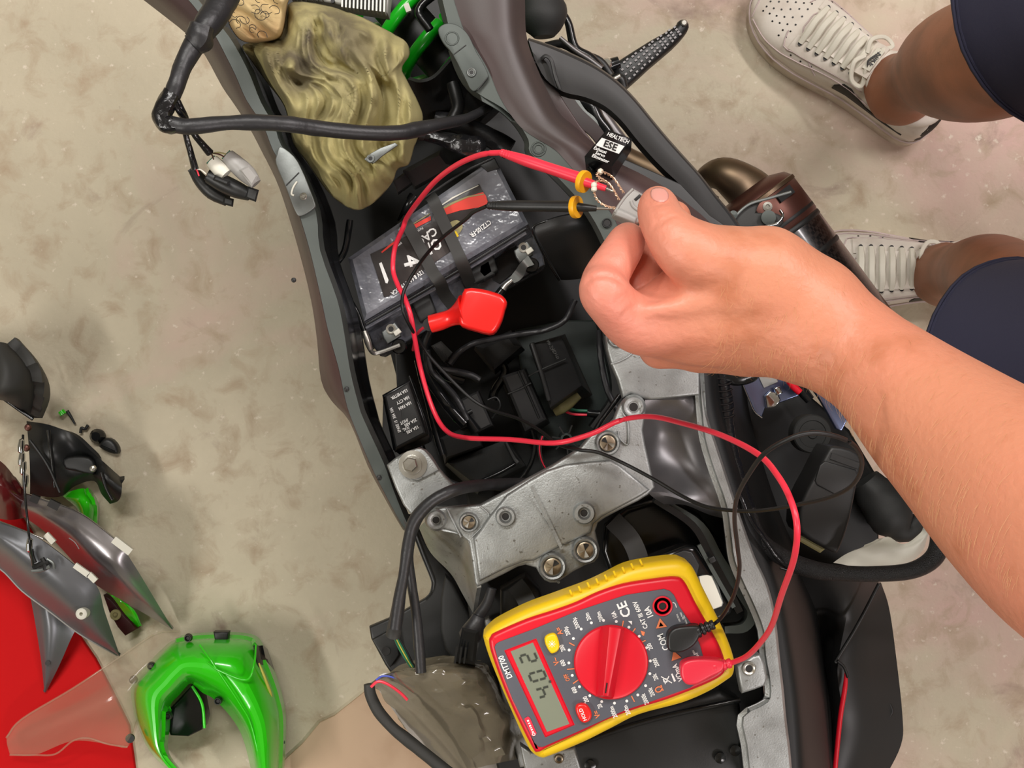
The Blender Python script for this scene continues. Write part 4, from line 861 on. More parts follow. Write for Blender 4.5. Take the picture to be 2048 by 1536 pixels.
# ---------------------------------------------------------------- left and lower looms
for i, (px, r, z, lab, mm) in enumerate((
    ([(1104, 958, .635), (1060, 965, .64), (1020, 967, .645), (965, 970, .66), (912, 979, .685), (868, 1000), (838, 1028), (823, 1056), (815, 1098), (808, 1145), (798, 1200), (790, 1258)], [9, 10, 11, 12, 12.5, 13, 13, 12, 12, 11, 12, 13], .69, 'thick black sleeved cable curving round the left end of the cast bracket', 'tape'),
    ([(1030, 985, .63), (1000, 975, .635), (940, 974, .65), (900, 985, .668), (860, 1012), (832, 1050), (818, 1110), (823, 1165), (832, 1225), (838, 1290), (842, 1345)], [7, 7, 7, 7, 7, 8, 9, 10, 10, 11, 11], .672, 'second black sleeved cable running down into the plastic bag', 'tape'),
    ([(984, 1176), (975, 1205), (955, 1235), (940, 1255)], [10, 11, 12, 13], .66, 'short taped cable leaving the lower edge of the cast bracket', 'tape'),
    ([(738, 1368), (742, 1392), (758, 1424), (785, 1455), (815, 1480), (850, 1508), (890, 1540), (920, 1560)], [11, 12, 12, 12.5, 13, 13, 13, 13], .62, 'black sleeved cable leaving the bottom left of the plastic bag', 'rub'),
    )):
    z_ = None; px = [(q[0], q[1], q[2] if len(q) > 2 else z) for q in px]
    tag(mk('sleeved_cable', ptube(px, r, z_, n=14, wob=.08), M[mm]), lab, 'cable')
fc = thing('ferrule_leads', 'green and yellow wires leaving the cut end of the thick sleeved cable', 'wires', P((790, 1280, .68)))
mk('sleeve', ptube([(800, 1190, .69), (794, 1230, .685), (786, 1272, .68)], [12, 14, 15], n=14), M['rub'], fc)
for k, c in enumerate(('grnw', 'yelw', 'grnw', 'blk')):
    mk('wire', ptube([(788 + k * 3, 1274, .68), (800 + k * 4, 1300, .672), (820 + k * 3, 1332, .66), (835 + k * 4, 1350, .65)], 2.1 if c != 'yelw' else 1.6, n=6), M[c], fc)
lc = thing('connector', 'black plug entering the plastic bag beside the meter', 'connector', P((940, 1290, .65)))
mk('boot', ptube([(958, 1232, .665), (948, 1256, .665), (938, 1275, .662)], [13, 20, 21], n=12, wob=.2), M['tape'], lc)
mk('shell', hexa([(925, 1255, .675), (958, 1262, .675), (950, 1328, .665), (912, 1322, .665)], [(922, 1255, .64), (962, 1262, .64), (952, 1335, .64), (906, 1328, .64)], .002), M['gls'], lc)
for k in range(3): mk('shell_rib', bar(P((914 + k * 9, 1292 + k * 2, .6735)), P((910 + k * 9, 1326, .667)), .0012, .0012), M['blk'], lc)
# plastic bag
bg = thing('plastic_bag', 'milky plastic bag wrapped over plugs at the lower left of the meter', 'bag', P((900, 1450, .58)))
W = noise.noise
def dsp(p, a, b):
    k = .003 * noise.noise(Vector((p.x * 60, p.y * 60, 2))) + .002 * noise.noise(Vector((p.x * 190, p.y * 90, 7))) + .001 * noise.noise(Vector((p.x * 60, p.y * 300, 3)))
    return p + Vector((k, k, k * 2.2))
mk('film', sheet([[(742, 1370, .62), (744, 1366, .625), (746, 1363, .627), (750, 1362, .628), (752, 1361, .62)],
    [(752, 1380, .60), (775, 1352, .64), (800, 1343, .655), (830, 1338, .65), (860, 1336, .63)],
    [(762, 1392, .58), (800, 1362, .65), (860, 1340, .668), (930, 1328, .655), (962, 1326, .62)],
    [(788, 1420, .57), (840, 1392, .655), (905, 1370, .67), (965, 1350, .655), (985, 1352, .60)],
    [(815, 1460, .56), (870, 1430, .645), (935, 1410, .66), (990, 1395, .64), (1006, 1400, .58)],
    [(848, 1500, .56), (900, 1470, .635), (960, 1455, .65), (1015, 1440, .63), (1030, 1445, .57)],
    [(890, 1560, .56), (935, 1540, .62), (980, 1530, .63), (1025, 1520, .61), (1036, 1520, .57)]], 7, 6, .0008, disp=dsp), M['film'], bg)
mk('film_fold', sheet([[(780, 1345, .60), (800, 1330, .60), (830, 1322, .60)], [(850, 1338, .61), (870, 1318, .61), (905, 1312, .61)], [(900, 1338, .61), (935, 1322, .61), (962, 1322, .61)]], 4, 4, .0008), M['film'], bg)
mk('film_back', pplate([(750, 1370), (860, 1345), (985, 1350), (1028, 1440), (1030, 1560), (880, 1560), (800, 1440)], .57, .002, .0005), M['clear'], bg)
for k, (q, c) in enumerate((([(820, 1400), (850, 1380), (900, 1430), (880, 1455)], 'grcon'), ([(870, 1450), (930, 1410), (985, 1490), (940, 1520)], 'grcon'), ([(900, 1365), (945, 1355), (985, 1400), (940, 1420)], 'cream'))):
    t = tag(mk('bagged_plug', hexa([(x, y, .625) for x, y in q], [(x, y, .59) for x, y in q], .002), M[c]), ['grey plug inside the plastic bag, nearest its left tip', 'grey plug inside the plastic bag, lowest', 'dull yellow plug inside the plastic bag, beside the meter'][k], 'connector')
for k, (c, px) in enumerate((('bluw', [(752, 1360), (766, 1352), (790, 1356), (830, 1375)]), ('pink', [(742, 1374), (756, 1363), (775, 1368), (800, 1385), (815, 1400)]), ('grnw', [(870, 1360), (885, 1375), (900, 1395)]), ('wht', [(760, 1352), (775, 1348), (800, 1362)]))):
    tag(mk('wire', ptube(px, [3, 3, 3, 3, 3][:len(px)] if k == 1 else 2, .645 if k < 2 else .64, n=8), M[c]), ['blue wire in the left tip of the plastic bag', 'red wire sticking out of the left tip of the plastic bag', 'green wire inside the plastic bag', 'white wire along the upper rim of the plastic bag'][k], 'wire')

# ---------------------------------------------------------------- right side: relay, loom, foil, plate
fr2 = thing('flasher_unit', 'rounded dark grey plastic unit right of the red test lead loop', 'relay', P((1650, 1000, .50)))
mk('case', pplate([(1656, 900), (1668, 892), (1700, 898), (1722, 912), (1724, 930), (1716, 960), (1700, 1040), (1680, 1098), (1668, 1106), (1640, 1090), (1602, 1066), (1598, 1040), (1604, 1000), (1630, 950)], .565, .05, .003, smooth=2), M['blkp'], fr2)
mk('top_rib', ribbon([(1662, 912), (1690, 922), (1718, 932)], 12, .002, .5665), M['blkp'], fr2)
mk('raised_panel', pplate([(1640, 930), (1650, 922), (1712, 940), (1716, 950), (1706, 976), (1672, 990), (1634, 970), (1630, 962)], .5665, .002, .001), M['blkp'], fr2)
mk('base', hexa([(1600, 1070, .54), (1650, 1098, .54), (1640, 1106, .54), (1598, 1082, .54)], [(1600, 1070, .52), (1650, 1098, .52), (1640, 1106, .52), (1598, 1082, .52)]), M['cream'], fr2)
dk = tag(mk('round_cap', lathe(P((1625, 868, .50)), [(.0155, -.02), (.0155, 0), (.0145, .001), (.011, .001), (.0105, .0002), (.004, .0002), (.0035, .0012), (.0001, .0012)], 32), M['blk2']), 'flat round black cap half behind the forearm', 'cap')
tag(mk('dark_lump', ptube([(1730, 960), (1760, 1000), (1790, 1040), (1815, 1060), (1840, 1040)], [30, 45, 42, 26, 16], .46, wob=.15, n=24), M['blk2']), 'lumpy black rubber piece below the forearm', 'rubber boot')
ml = thing('sleeved_loom', 'thick braided black loom curving out to the right behind the forearm', 'wiring loom', P((1700, 1140, .58)))
mk('braided_sleeve', ptube([(1496, 1020, .60), (1508, 1060, .605), (1530, 1090, .61), (1580, 1122, .615), (1630, 1140, .62), (1680, 1146, .62), (1746, 1148, .62), (1820, 1142, .62), (1865, 1118, .615), (1880, 1080, .61), (1872, 1030, .60), (1850, 980, .58)], [16, 17, 17, 18, 18, 16, 16, 17, 19, 20, 20, 20], n=18), M['braid'], ml)
mk('tape_wrap', ptube([(1440, 740, .60), (1450, 800, .60), (1456, 860, .60), (1470, 930, .60), (1485, 985, .60), (1500, 1030, .60), (1515, 1075, .605), (1548, 1110, .61), (1600, 1132, .61)], [15, 15, 14, 15, 15, 16, 14, 12, 8], n=14, wob=.2), M['gtape'], ml)
mk('thin_branch', ptube([(1480, 990, .62), (1502, 1040, .625), (1530, 1080, .625), (1560, 1120, .62), (1600, 1145, .61), (1650, 1150, .605)], 5, n=10, wob=.15), M['gtape'], ml)
for k in range(7):
    a = 1 - k * .02; x, y = 1446 + k * 1.2, 752 + k * 13
    mk('tape_turn', tube([P((x + 16 * math.cos(t), y + 5 * math.sin(t) - 2 * math.cos(t), .601 + .0042 * max(-1, math.cos(t) * 0 + 1))) for t in (2.9, 2.2, 1.57, .9, .2)], .0009, 6, 3), M['gtape'], ml)
tag(mk('cable_tie', ptube([(1560, 1136), (1600, 1147), (1648, 1146)], 2.4, .618), M['gls']), 'thin glossy cable tie tail lying along the braided loom', 'cable tie')
wp = mk('foil_wrap', sheet([[(1668, 1126, .58), (1690, 1110, .58), (1716, 1098, .585), (1745, 1086, .585)], [(1725, 1135, .58), (1740, 1112, .588), (1756, 1092, .592), (1775, 1074, .595)], [(1780, 1136, .58), (1790, 1112, .59), (1800, 1098, .592), (1808, 1088, .59)], [(1826, 1120, .58), (1830, 1100, .59), (1838, 1080, .592), (1846, 1060, .59)], [(1846, 1100, .58), (1856, 1070, .59), (1862, 1050, .59), (1852, 1038, .58)]], 5, 4, .001, disp=lambda p, a, b: p + Vector((0, 0, .003 * noise.noise(p * 90)))), M['white'])
tag(wp, 'crumpled white plastic sheet tucked under the braided loom', 'plastic sheet')
mp_ = thing('rear_light_plate', 'blue tinted mirror plate with a bolt below the wrist', 'plate', P((1560, 790, .48)))
mk('plate', pplate([(1476, 748), (1500, 736), (1590, 735), (1612, 786), (1560, 806), (1532, 812), (1524, 834), (1510, 828)], .50, .004, .001), M['mir'], mp_)
mk('pad', pplate([(1510, 738), (1545, 736), (1556, 764), (1528, 776)], .502, .002, .0005), M['grcon'], mp_)
mk('plate_edge', ptube([(1478, 750), (1496, 794), (1508, 822), (1524, 836)], 2, .501), M['chrome'], mp_)
b = mk('bolt', pplate([(1530, 792), (1540, 782), (1556, 786), (1562, 800), (1552, 814), (1534, 816)], .506, .005, .001), M['chrome'], mp_)
mk('bolt_head', pplate([(1548, 776), (1560, 772), (1566, 786), (1554, 792)], .508, .004, .001), M['chrome'], mp_)
tag(mk('textured_reflector', pplate([(1600, 742), (1618, 738), (1700, 830), (1684, 862), (1672, 858), (1640, 800)], .47, .005, .001), M['mir']), 'blue grey textured strip along the lower edge of the wrist', 'reflector')
M['mir'].node_tree.nodes['Principled BSDF'].inputs['Roughness'].default_value = .25
tag(mk('red_switch', ptube([(1560, 742), (1572, 748), (1585, 770), (1600, 785)], [7, 10, 8, 7], .52), M['redm']), 'small dark red knob under the wrist', 'knob')
tag(mk('black_connector', ptube([(1585, 756), (1600, 776), (1620, 800)], [10, 12, 10], .515), M['gls']), 'glossy black plug beside the red knob under the wrist', 'connector')
tag(mk('hidden_boot', ptube([(1440, 742), (1470, 752), (1500, 748), (1515, 735)], [16, 20, 18, 12], .60, wob=.1), M['gls']), 'glossy black rubber boot just below the heel of the hand', 'rubber boot')

# ---------------------------------------------------------------- exhaust
ex = thing('exhaust_silencer', 'carbon fibre exhaust silencer with brown end collar beside the forearm', 'exhaust', P((1640, 560, .35)))
a0, a1 = P((1508, 405, .40)), P((1800, 800, .40)); d = (a1 - a0).normalized(); R0 = 92 * sc(.40)
def along(t): return a0 + (a1 - a0) * t
mk('can', lathe(along(.18), [(R0 * .99, 0), (R0, .004), (R0, .26), (R0 * .95, .27), (.001, .27)], 40, axis=d), M['carbon'], ex)
mk('collar', lathe(along(.0), [(R0 * .55, -.012), (R0 * .9, -.006), (R0 * 1.0, .0), (R0 * 1.01, .034), (R0 * .99, .036)], 40, axis=d), M['brz'], ex)
mk('rim', lathe(along(.0), [(R0 * .98, -.001), (R0 * 1.02, 0), (R0 * 1.02, .003), (R0 * .98, .004)], 40, axis=d), M['gold'], ex)
for t in (.13, .17, .30): mk('band', lathe(along(t), [(R0 * 1.0, 0), (R0 * 1.012, .001), (R0 * 1.012, .0035), (R0 * 1.0, .0045)], 40, axis=d), M['dark'], ex)
sd = d.cross(Vector((0, 0, 1))).normalized()
for k, an in enumerate((-55, -28, -2, 26)):
    n_ = (sd * math.sin(math.radians(-an)) + Vector((0, 0, 1)) * math.cos(math.radians(an))).normalized(); t_ = n_.cross(d)
    c = along(.045) + n_ * R0 * 1.012
    if k == 2: mk('rivet', lathe(c, [(.004, -.001), (.004, .0012), (.002, .0014), (.002, .0002), (.0001, .0002)], 16, axis=n_), M['bolt'], ex)
    else: mk('slot', bar(c - t_ * .009, c + t_ * .009, .008, .0022, up=n_), M['dark'], ex)
mk('inlet_pipe', ptube([(1395, 372, .38), (1420, 352, .39), (1450, 350, .40), (1490, 375, .40), (1512, 402, .40)], [18, 26, 36, 46, 56], n=24), M['gold'], ex)
hb = thing('exhaust_bracket', 'grey cast exhaust hanger with a bolt at the silencer collar', 'bracket', P((1530, 440, .47)))
mk('arm', pplate([(1448, 470), (1462, 440), (1480, 420), (1505, 400), (1520, 405), (1512, 425), (1540, 424), (1562, 430), (1568, 445), (1556, 456), (1530, 470), (1490, 475)], .475, .012, .002, smooth=2), M['rub'], hb)
mk('arm_rim', ptube([(1462, 448), (1475, 428), (1500, 408), (1540, 396), (1582, 384)], 3, .478), M['plate'], hb)
mk('bolt', lathe(P((1536, 436, .477)), [(.006, 0), (.006, .003), (.003, .0035), (.0001, .0035)], 18), M['lip'], hb)
mk('clip', ptube([(1516, 462), (1535, 452), (1556, 446), (1566, 432), (1560, 420)], 3, .482), M['chrome'], hb)
mk('stud', lathe(P((1466, 430, .478)), [(.0035, 0), (.0035, .002), (.0001, .003)], 14), M['lip'], hb)
mk('heat_shield', ribbon([(1560, 480), (1600, 530), (1650, 600), (1720, 690)], 40, .004, .47), M['blk2'], hb)
# ---------------------------------------------------------------- multimeter
ZM = .735
mm = thing('multimeter', 'yellow and red digital multimeter showing 4.02 resting on the open tail', 'multimeter', P((1220, 1320, .69)))
YO = [(967, 1281), (968, 1272), (977, 1262), (997, 1247), (1053, 1219), (1110, 1198), (1175, 1174), (1212, 1157), (1252, 1137), (1294, 1127), (1351, 1120), (1373, 1125), (1387, 1136), (1407, 1176), (1450, 1264), (1468, 1312), (1471, 1335), (1468, 1352), (1456, 1363), (1419, 1386), (1365, 1409), (1280, 1432), (1223, 1460), (1167, 1488), (1099, 1516), (1082, 1519), (1067, 1511), (1053, 1491), (1016, 1409), (982, 1327)]
RI = [(978, 1285), (981, 1275), (991, 1266), (1053, 1239), (1108, 1221), (1152, 1205), (1195, 1185), (1246, 1168), (1308, 1158), (1351, 1154), (1370, 1164), (1393, 1208), (1436, 1284), (1451, 1325), (1450, 1346), (1421, 1366), (1336, 1400), (1280, 1417), (1218, 1440), (1167, 1465), (1099, 1495), (1076, 1506), (1063, 1494), (1016, 1397), (985, 1315)]
FA = [(989, 1294), (992, 1288), (998, 1284), (1073, 1256), (1155, 1222), (1252, 1190), (1328, 1178), (1340, 1182), (1348, 1190), (1359, 1213), (1382, 1247), (1400, 1290), (1408, 1318), (1408, 1352), (1382, 1375), (1300, 1404), (1252, 1420), (1150, 1466), (1086, 1494), (1077, 1494), (1069, 1486), (1062, 1472), (1026, 1401), (1000, 1334)]
mk('holster', pplate(YO, ZM - .002, .030, .006, smooth=4, seg=4), M['yel'], mm, label='yellow rubber holster')
for k in range(9):
    x, y = 1140 + k * 17.5, 1181 - k * 7.6
    mk('grip_notch', bar(P((x, y, ZM - .004)), P((x + 4, y + 9, ZM - .0015)), .0012, .0016), M['yel'], mm, smooth=False)
mk('shell', pplate(RI, ZM + .002, .010, .003, smooth=4, seg=4), M['redm'], mm, label='red plastic shell')
fa = mk('face_panel', pplate(FA, ZM + .0028, .002, .0003), M['face'], mm, label='slate grey face panel')
zm = ZM + .0031
# lcd window
mk('lcd_bezel', pplate([(1007, 1301), (1073, 1276), (1151, 1451), (1090, 1477)], zm + .0006, .0012, .0012, seg=1), M['redm'], mm)
lc_ = mk('lcd', pplate([(1021, 1303), (1066, 1285), (1139, 1448), (1094, 1464)], zm + .0008, .0006, .0002), M['lcd'], mm)
ez = zm + .0011
# seven segment digits: e1 = reading direction (up the image), e2 = digit up (left)
def seg7(px, on, w=22, h=34):
    e1 = np.array((-.40, -.917)); e2 = np.array((-.925, .37)); e1 = e1 / np.linalg.norm(e1); e2 = e2 / np.linalg.norm(e2); sl = e1 * .10
    def q(u, v): p = np.array(px) + e1 * u + e2 * v + sl * v; return P((p[0], p[1], ez))
    S = {'a': ((-w / 2 + 2, h / 2), (w / 2 - 2, h / 2)), 'g': ((-w / 2 + 2, 0), (w / 2 - 2, 0)), 'd': ((-w / 2 + 2, -h / 2), (w / 2 - 2, -h / 2)), 'f': ((-w / 2, h / 2 - 2), (-w / 2, 2)), 'b': ((w / 2, h / 2 - 2), (w / 2, 2)), 'e': ((-w / 2, -2), (-w / 2, -h / 2 + 2)), 'c': ((w / 2, -2), (w / 2, -h / 2 + 2))}
    for s in on: mk('lcd_segment', bar(q(*S[s][0]), q(*S[s][1]), .00125, .0003), M['seg'], lc_, smooth=False)
seg7((1088, 1384), 'fgbc', 17, 28); seg7((1075, 1352), 'abcdef', 17, 30); seg7((1057, 1316), 'abged', 17, 30)
mk('lcd_segment', disc(P((1100, 1363, ez)), .0008), M['seg'], lc_)
# knob
kc = P((1222, 1324, zm)); R = 74 * sc(zm)
kn = mk('selector_dial', lathe(kc, [(R * 1.01, -.001), (R, .0015), (R * .97, .0022), (R * .9, .0016), (R * .4, .0012), (.0001, .0012)], 64), M['redm'], mm, label='red selector dial')
def kp(x, y, z): return P((x, y, z))
mk('grip', hexa([(1219, 1253, zm + .010), (1243, 1257, zm + .010), (1217, 1393, zm + .010), (1206, 1391, zm + .010)], [(1200, 1252, zm + .001), (1250, 1256, zm + .001), (1228, 1396, zm + .001), (1190, 1393, zm + .001)], .0004), M['redm'], kn)
mk('pointer_line', bar(P((1214, 1366, zm + .0103)), P((1211, 1386, zm + .0103)), .0008, .0004), M['bore'], kn)
dots = [(1033, 505), (943, 497), (857, 514), (785, 558), (730, 625), (700, 706), (698, 797), (722, 885), (773, 965), (846, 1028), (930, 1070), (1020, 1081), (1107, 1066), (1185, 1023), (1240, 958), (1270, 873), (1273, 783), (1247, 690), (1195, 609), (1122, 545)]
D2 = [(940 + a / 3.531, 1100 + b / 3.531) for a, b in dots]
for d in D2: mk('range_dot', disc(P((d[0], d[1], zm)), 2.9 * sc(zm), .0002, 14), M['wht'], fa, smooth=False)
TA = 113
labs = ['10A', '200m', '20m', '2000µ', '200µ', '200', '600', 'OFF', '600', '200', '20', '2000m', '200m', '2000k', '200k', '20k', '2000', '200', '', '']
pos = [(1229, 1230), (1200, 1233), (1176, 1233), (1152, 1246), (1134, 1262), (1125, 1296), (1126, 1326), (1134, 1355), (1149, 1380), (1172, 1399), (1200, 1412), (1227, 1424), (1254, 1420), (1290, 1398), (1303, 1384), (1311, 1354), (1312, 1325), (1300, 1293)]
for s, p in zip(labs, pos): text(s, P((p[0], p[1], zm)), (12.4 if s != 'OFF' else 12) * sc(zm), TA, M['orn' if s == 'OFF' else 'wht'], fa, sx=.72)
for s, p, z_, c in (('10A', (1298, 1225), 17, 'wht'), ('CAT III 600V', (1281, 1230), 13, 'wht'), ('CE', (1249, 1219), 27, 'wht'), ('COM', (1327, 1284), 18, 'wht'), ('VΩmA', (1356, 1345), 15, 'wht'), ('Ω', (1319, 1378), 21, 'orn'), ('A=', (1119, 1262), 15, 'orn'), ('V~', (1112, 1322), 15, 'orn'), ('V=', (1194, 1428), 15, 'orn'), ('DMT700', (1011, 1334), 16, 'wht'), ('10A MAX', (1357, 1236), 5, 'wht'), ('10s MAX', (1364, 1232), 5, 'wht'), ('EACH 15m', (1371, 1240), 5, 'wht'), ('600V', (1388, 1305), 6, 'wht'), ('MAX', (1395, 1310), 6, 'wht')):
    text(s, P((p[0], p[1], zm)), z_ * sc(zm), TA, M[c], fa, sx=.84 if s != 'CE' else 1.0)
for a, b in (((700, 655), (738, 675)), ((685, 843), (738, 838)), ((728, 943), (770, 913)), ((1140, 1030), (1162, 1072)), ((1205, 655), (1240, 638)), ((1145, 585), (1168, 553)), ((1076, 540), (1083, 500))):
    mk('divider', bar(P((940 + a[0] / 3.531, 1100 + a[1] / 3.531, zm)), P((940 + b[0] / 3.531, 1100 + b[1] / 3.531, zm)), .0007, .0003), M['orn'], fa, smooth=False)
def tri(c, r, m, a0=90):
    pts = [(c[0] + r * math.cos(math.radians(a0 + k * 120)), c[1] - r * math.sin(math.radians(a0 + k * 120))) for k in range(3)]
    return flat(pts, zm + .0002, m, fa, 'warning_triangle')
tri((1322, 1249), 13, 'orn', 100); tri((1322, 1250), 6, 'face', 100); tri((1322, 1250), 3, 'orn', 100); tri((1351, 1313), 12, 'orn', 110)
flat([(1256, 1242), (1264, 1242), (1264, 1250)], zm + .0002, 'wht', fa, 'diode_mark'); flat([(1281, 1261), (1290, 1264), (1288, 1272), (1284, 1270)], zm + .0002, 'orn', fa, 'beep_mark')
flat([(1342, 1348), (1345, 1347), (1352, 1362), (1348, 1364)], zm + .0002, 'wht', fa, 'bin_bar')
for a, b in (((1322, 1353), (1344, 1366)), ((1338, 1352), (1330, 1368)), ((1326, 1358), (1332, 1366))): mk('bin_mark', bar(P((a[0], a[1], zm)), P((b[0], b[1], zm)), .0006, .0003), M['wht'], fa, smooth=False)
mk('bin_mark', tube([P((1331 + 4 * math.cos(t), 1361 + 4 * math.sin(t), zm)) for t in np.linspace(0, 6.28, 9)[:-1]], .0003, 5, 2, closed=True), M['wht'], fa)
mk('fuse_bracket', ptube([(1345, 1205), (1350, 1207), (1353, 1215)], .9, zm, n=6), M['wht'], fa)
# brand tag
flat([(1049, 1437), (1056, 1433), (1060, 1436), (1073, 1466), (1071, 1471), (1066, 1473), (1062, 1470), (1049, 1441)], zm + .0002, 'pink', fa, 'name_tag')
for k, (a, w) in enumerate(((0, 3.2), (5.5, 2.2), (10, 3), (14.5, 2), (18, 2.6), (22.5, 2.4))): mk('tag_print', bar(P((1055.5 + a * .42, 1440 + a * 1.0, zm + .0004)), P((1055.5 + (a + w) * .42, 1440 + (a + w) * 1.0, zm + .0004)), .0013, .0003), M['wht'], fa, smooth=False)
mk('tag_print', tube([P((1067.5 + 2.6 * math.cos(t), 1468.5 + 2.6 * math.sin(t), zm + .0004)) for t in np.linspace(0, 6.28, 9)[:-1]], .0003, 5, 2, closed=True), M['wht'], fa)
# buttons
by = mk('backlight_button', pplate([(1089, 1278), (1094, 1271), (1106, 1267), (1113, 1271), (1118, 1284), (1119, 1296), (1114, 1304), (1104, 1308), (1098, 1303), (1091, 1290)], zm + .0035, .004, .0016, smooth=2), M['yelb'], mm, label='yellow backlight button')
for k in range(8):
    a = k * math.pi / 4; c = P((1104, 1288, zm + .0036)); d = Vector((math.cos(a), math.sin(a), 0)); mk('ray', bar(c + d * .0011, c + d * .0022, .0004, .0003), M['wht'], by, smooth=False)
mk('ray', disc(P((1104, 1288, zm + .0035)), .0008, .0003), M['wht'], by)
bh = mk('hold_button', pplate([(1151, 1416), (1156, 1409), (1170, 1408), (1180, 1418), (1184, 1430), (1181, 1441), (1170, 1447), (1160, 1442), (1153, 1428)], zm + .0035, .004, .0016, smooth=2), M['red'], mm, label='red hold button')
text('HOLD', P((1166, 1429, zm + .0037)), 10 * sc(zm), TA, M['wht'], bh, sx=.95)
# 10A jack
jc = P((1325, 1212, zm)); r = 20 * sc(zm)
jk = mk('jack_socket', lathe(jc, [(r, -.001), (r, .0006), (r * .86, .0008), (r * .8, -.0002), (r * .56, -.0002), (r * .54, .0012), (r * .38, .0012), (r * .36, -.0002), (.0001, -.0003)], 36), M['redm'], mm, label='empty red 10A socket')
mk('jack_well', lathe(jc, [(r * .82, 0), (r * .56, .0)], 30), M['bore'], jk); mk('jack_hole', disc(jc, r * .36, .0003), M['bore'], jk)
# test leads
def plugend(t, px, m, z):
    mk('plug', pplate(px[0], z, .011, .0018, smooth=3, seg=3), M[m], t)
    a, b = px[1]
    for k in range(4):
        f = k / 3; p = P((a[0] + (b[0] - a[0]) * f, a[1] + (b[1] - a[1]) * f, z - .004)); d = (P(b, z) - P(a, z)).normalized()
        mk('strain_rib', lathe(p, [(.0028, -.0012), (.0044 - .0004 * k, -.0006), (.0044 - .0004 * k, .0008), (.0028, .0014)], 16, axis=d), M[m], t)
    mk('strain_core', tube([P(a, z - .004), P(b, z - .004)], .0028, 10, 1), M[m], t)
def probe(t, h0, h1, d0, n1, t1, r0, r1, m, z0, z1):
    """handle h0->h1, finger disc d0, nose to n1, metal tip to t1"""
    A, B_, C, D = P(h0, z0), P(h1, z1), P(n1, z1 + .002), P(t1, z1 + .002); ax = (B_ - A).normalized(); k = sc(z1)
    L = (B_ - A).length
    mk('handle', tube([A, A + ax * L * .06, A + ax * L * .15, A + ax * L * .35, A + ax * L * .6, A + ax * L * .85, B_], [r0 * k, r0 * k * 1.05, r0 * k * 1.3, r1 * k * .95, r1 * k * .92, r1 * k * .96, r1 * k], 20, 4), M[m], t)
    for q in range(4):
        c = A + ax * L * (.02 + .035 * q); mk('strain_groove', lathe(c, [(r0 * k * 1.02, -.0006), (r0 * k * (1.10 + .06 * q), -.0003), (r0 * k * (1.10 + .06 * q), .0004), (r0 * k, .0007)], 16, axis=ax), M[m], t)
    # tilted guard disc
    n_ = (Vector((ax.x, ax.y, 0)).normalized() + Vector((0, 0, .62))).normalized(); c = P(d0, z1)
    mk('finger_guard', lathe(c, [(r1 * k * .9, -.0016), (22 * k, -.0016), (23 * k, 0), (22 * k, .0016), (r1 * k * .9, .0016)], 36, axis=n_), M['ora'], t, label='yellow finger guard disc')
    mk('nose', tube([c, c + (C - c) * .3, C], [r1 * k * .78, r1 * k * .72, r1 * k * .48], 16, 3), M[m], t)
    mk('tip', tube([C, C + (D - C) * .6, D], [r1 * k * .24, r1 * k * .2, r1 * k * .05], 10, 2), M['bolt'], t)
rl = thing('test_lead', 'red test lead with probe looping from meter to the grey connector', 'test lead', P((1445, 1338, .74)))
zr = {}
probe(rl, (1002, 305), (1158, 356), (1167, 363), (1212, 377), (1230, 385), 7.5, 12.5, 'pink', .772, .79)
RP = [(1446, 1332, .738), (1465, 1325, .745), (1494, 1312, .76), (1521, 1285, .785), (1544, 1250, .81), (1563, 1190, .85), (1588, 1117, .885), (1594, 1053, .90), (1581, 999, .895), (1555, 951, .88), (1517, 909, .85), (1444, 871, .80), (1364, 846, .75), (1300, 833, .715), (1240, 841, .692), (1182, 868, .688), (1109, 886, .68), (1021, 879, .65), (927, 875, .62), (889, 858, .60), (863, 811, .59), (842, 741, .59), (829, 674, .61), (821, 630, .62), (808, 593, .615), (796, 571, .61), (786, 539, .602), (790, 495, .605), (806, 456, .62), (814, 435, .63), (838, 401, .675), (873, 360, .71), (917, 328, .74), (964, 309, .762), (1004, 305, .772)]
mk('cable', tube(PP(RP), .00176, n=12), M['pink'], rl)
plugend(rl, ([(1362, 1341), (1365, 1328), (1380, 1320), (1410, 1318), (1446, 1322), (1450, 1332), (1444, 1344), (1420, 1356), (1395, 1369), (1375, 1370), (1364, 1358)], ((1428, 1334), (1458, 1327))), 'pink', ZM + .013)
kl = thing('test_lead', 'black test lead with probe looping over the aluminium rail to the meter', 'test lead', P((1424, 1250, .74)))
probe(kl, (976, 411), (1146, 413), (1152, 414), (1193, 417), (1228, 418), 7.5, 12, 'blk', .755, .775)
KP = [(974, 412, .755), (946, 425, .742), (930, 440, .73), (884, 476, .68), (848, 515, .64), (821, 556, .625), (806, 588, .625), (806, 620, .63), (821, 654, .62), (840, 684, .60), (863, 717, .59), (904, 761, .585), (945, 799, .585), (983, 820, .59), (1036, 837, .61), (1080, 861, .635), (1115, 888, .66), (1153, 899, .685), (1197, 905, .69), (1250, 928, .69), (1310, 960, .70), (1364, 992, .71), (1412, 1013, .725), (1466, 1021, .745), (1523, 1021, .77), (1603, 1008, .82), (1667, 992, .85), (1708, 967, .88), (1724, 929, .905), (1711, 894, .925), (1676, 874, .935), (1625, 866, .94), (1577, 878, .94), (1530, 906, .93), (1498, 948, .915), (1475, 992, .895), (1469, 1037, .87), (1475, 1094, .84), (1479, 1139, .81), (1469, 1187, .78), (1448, 1228, .75), (1428, 1248, .742), (1412, 1252, .74)]
mk('cable', tube(PP(KP), .00122, n=10), M['dark'], kl)
plugend(kl, ([(1335, 1285), (1337, 1268), (1350, 1256), (1375, 1252), (1400, 1253), (1402, 1268), (1390, 1290), (1368, 1304), (1348, 1306), (1337, 1300)], ((1396, 1262), (1424, 1250))), 'blk', ZM + .013)

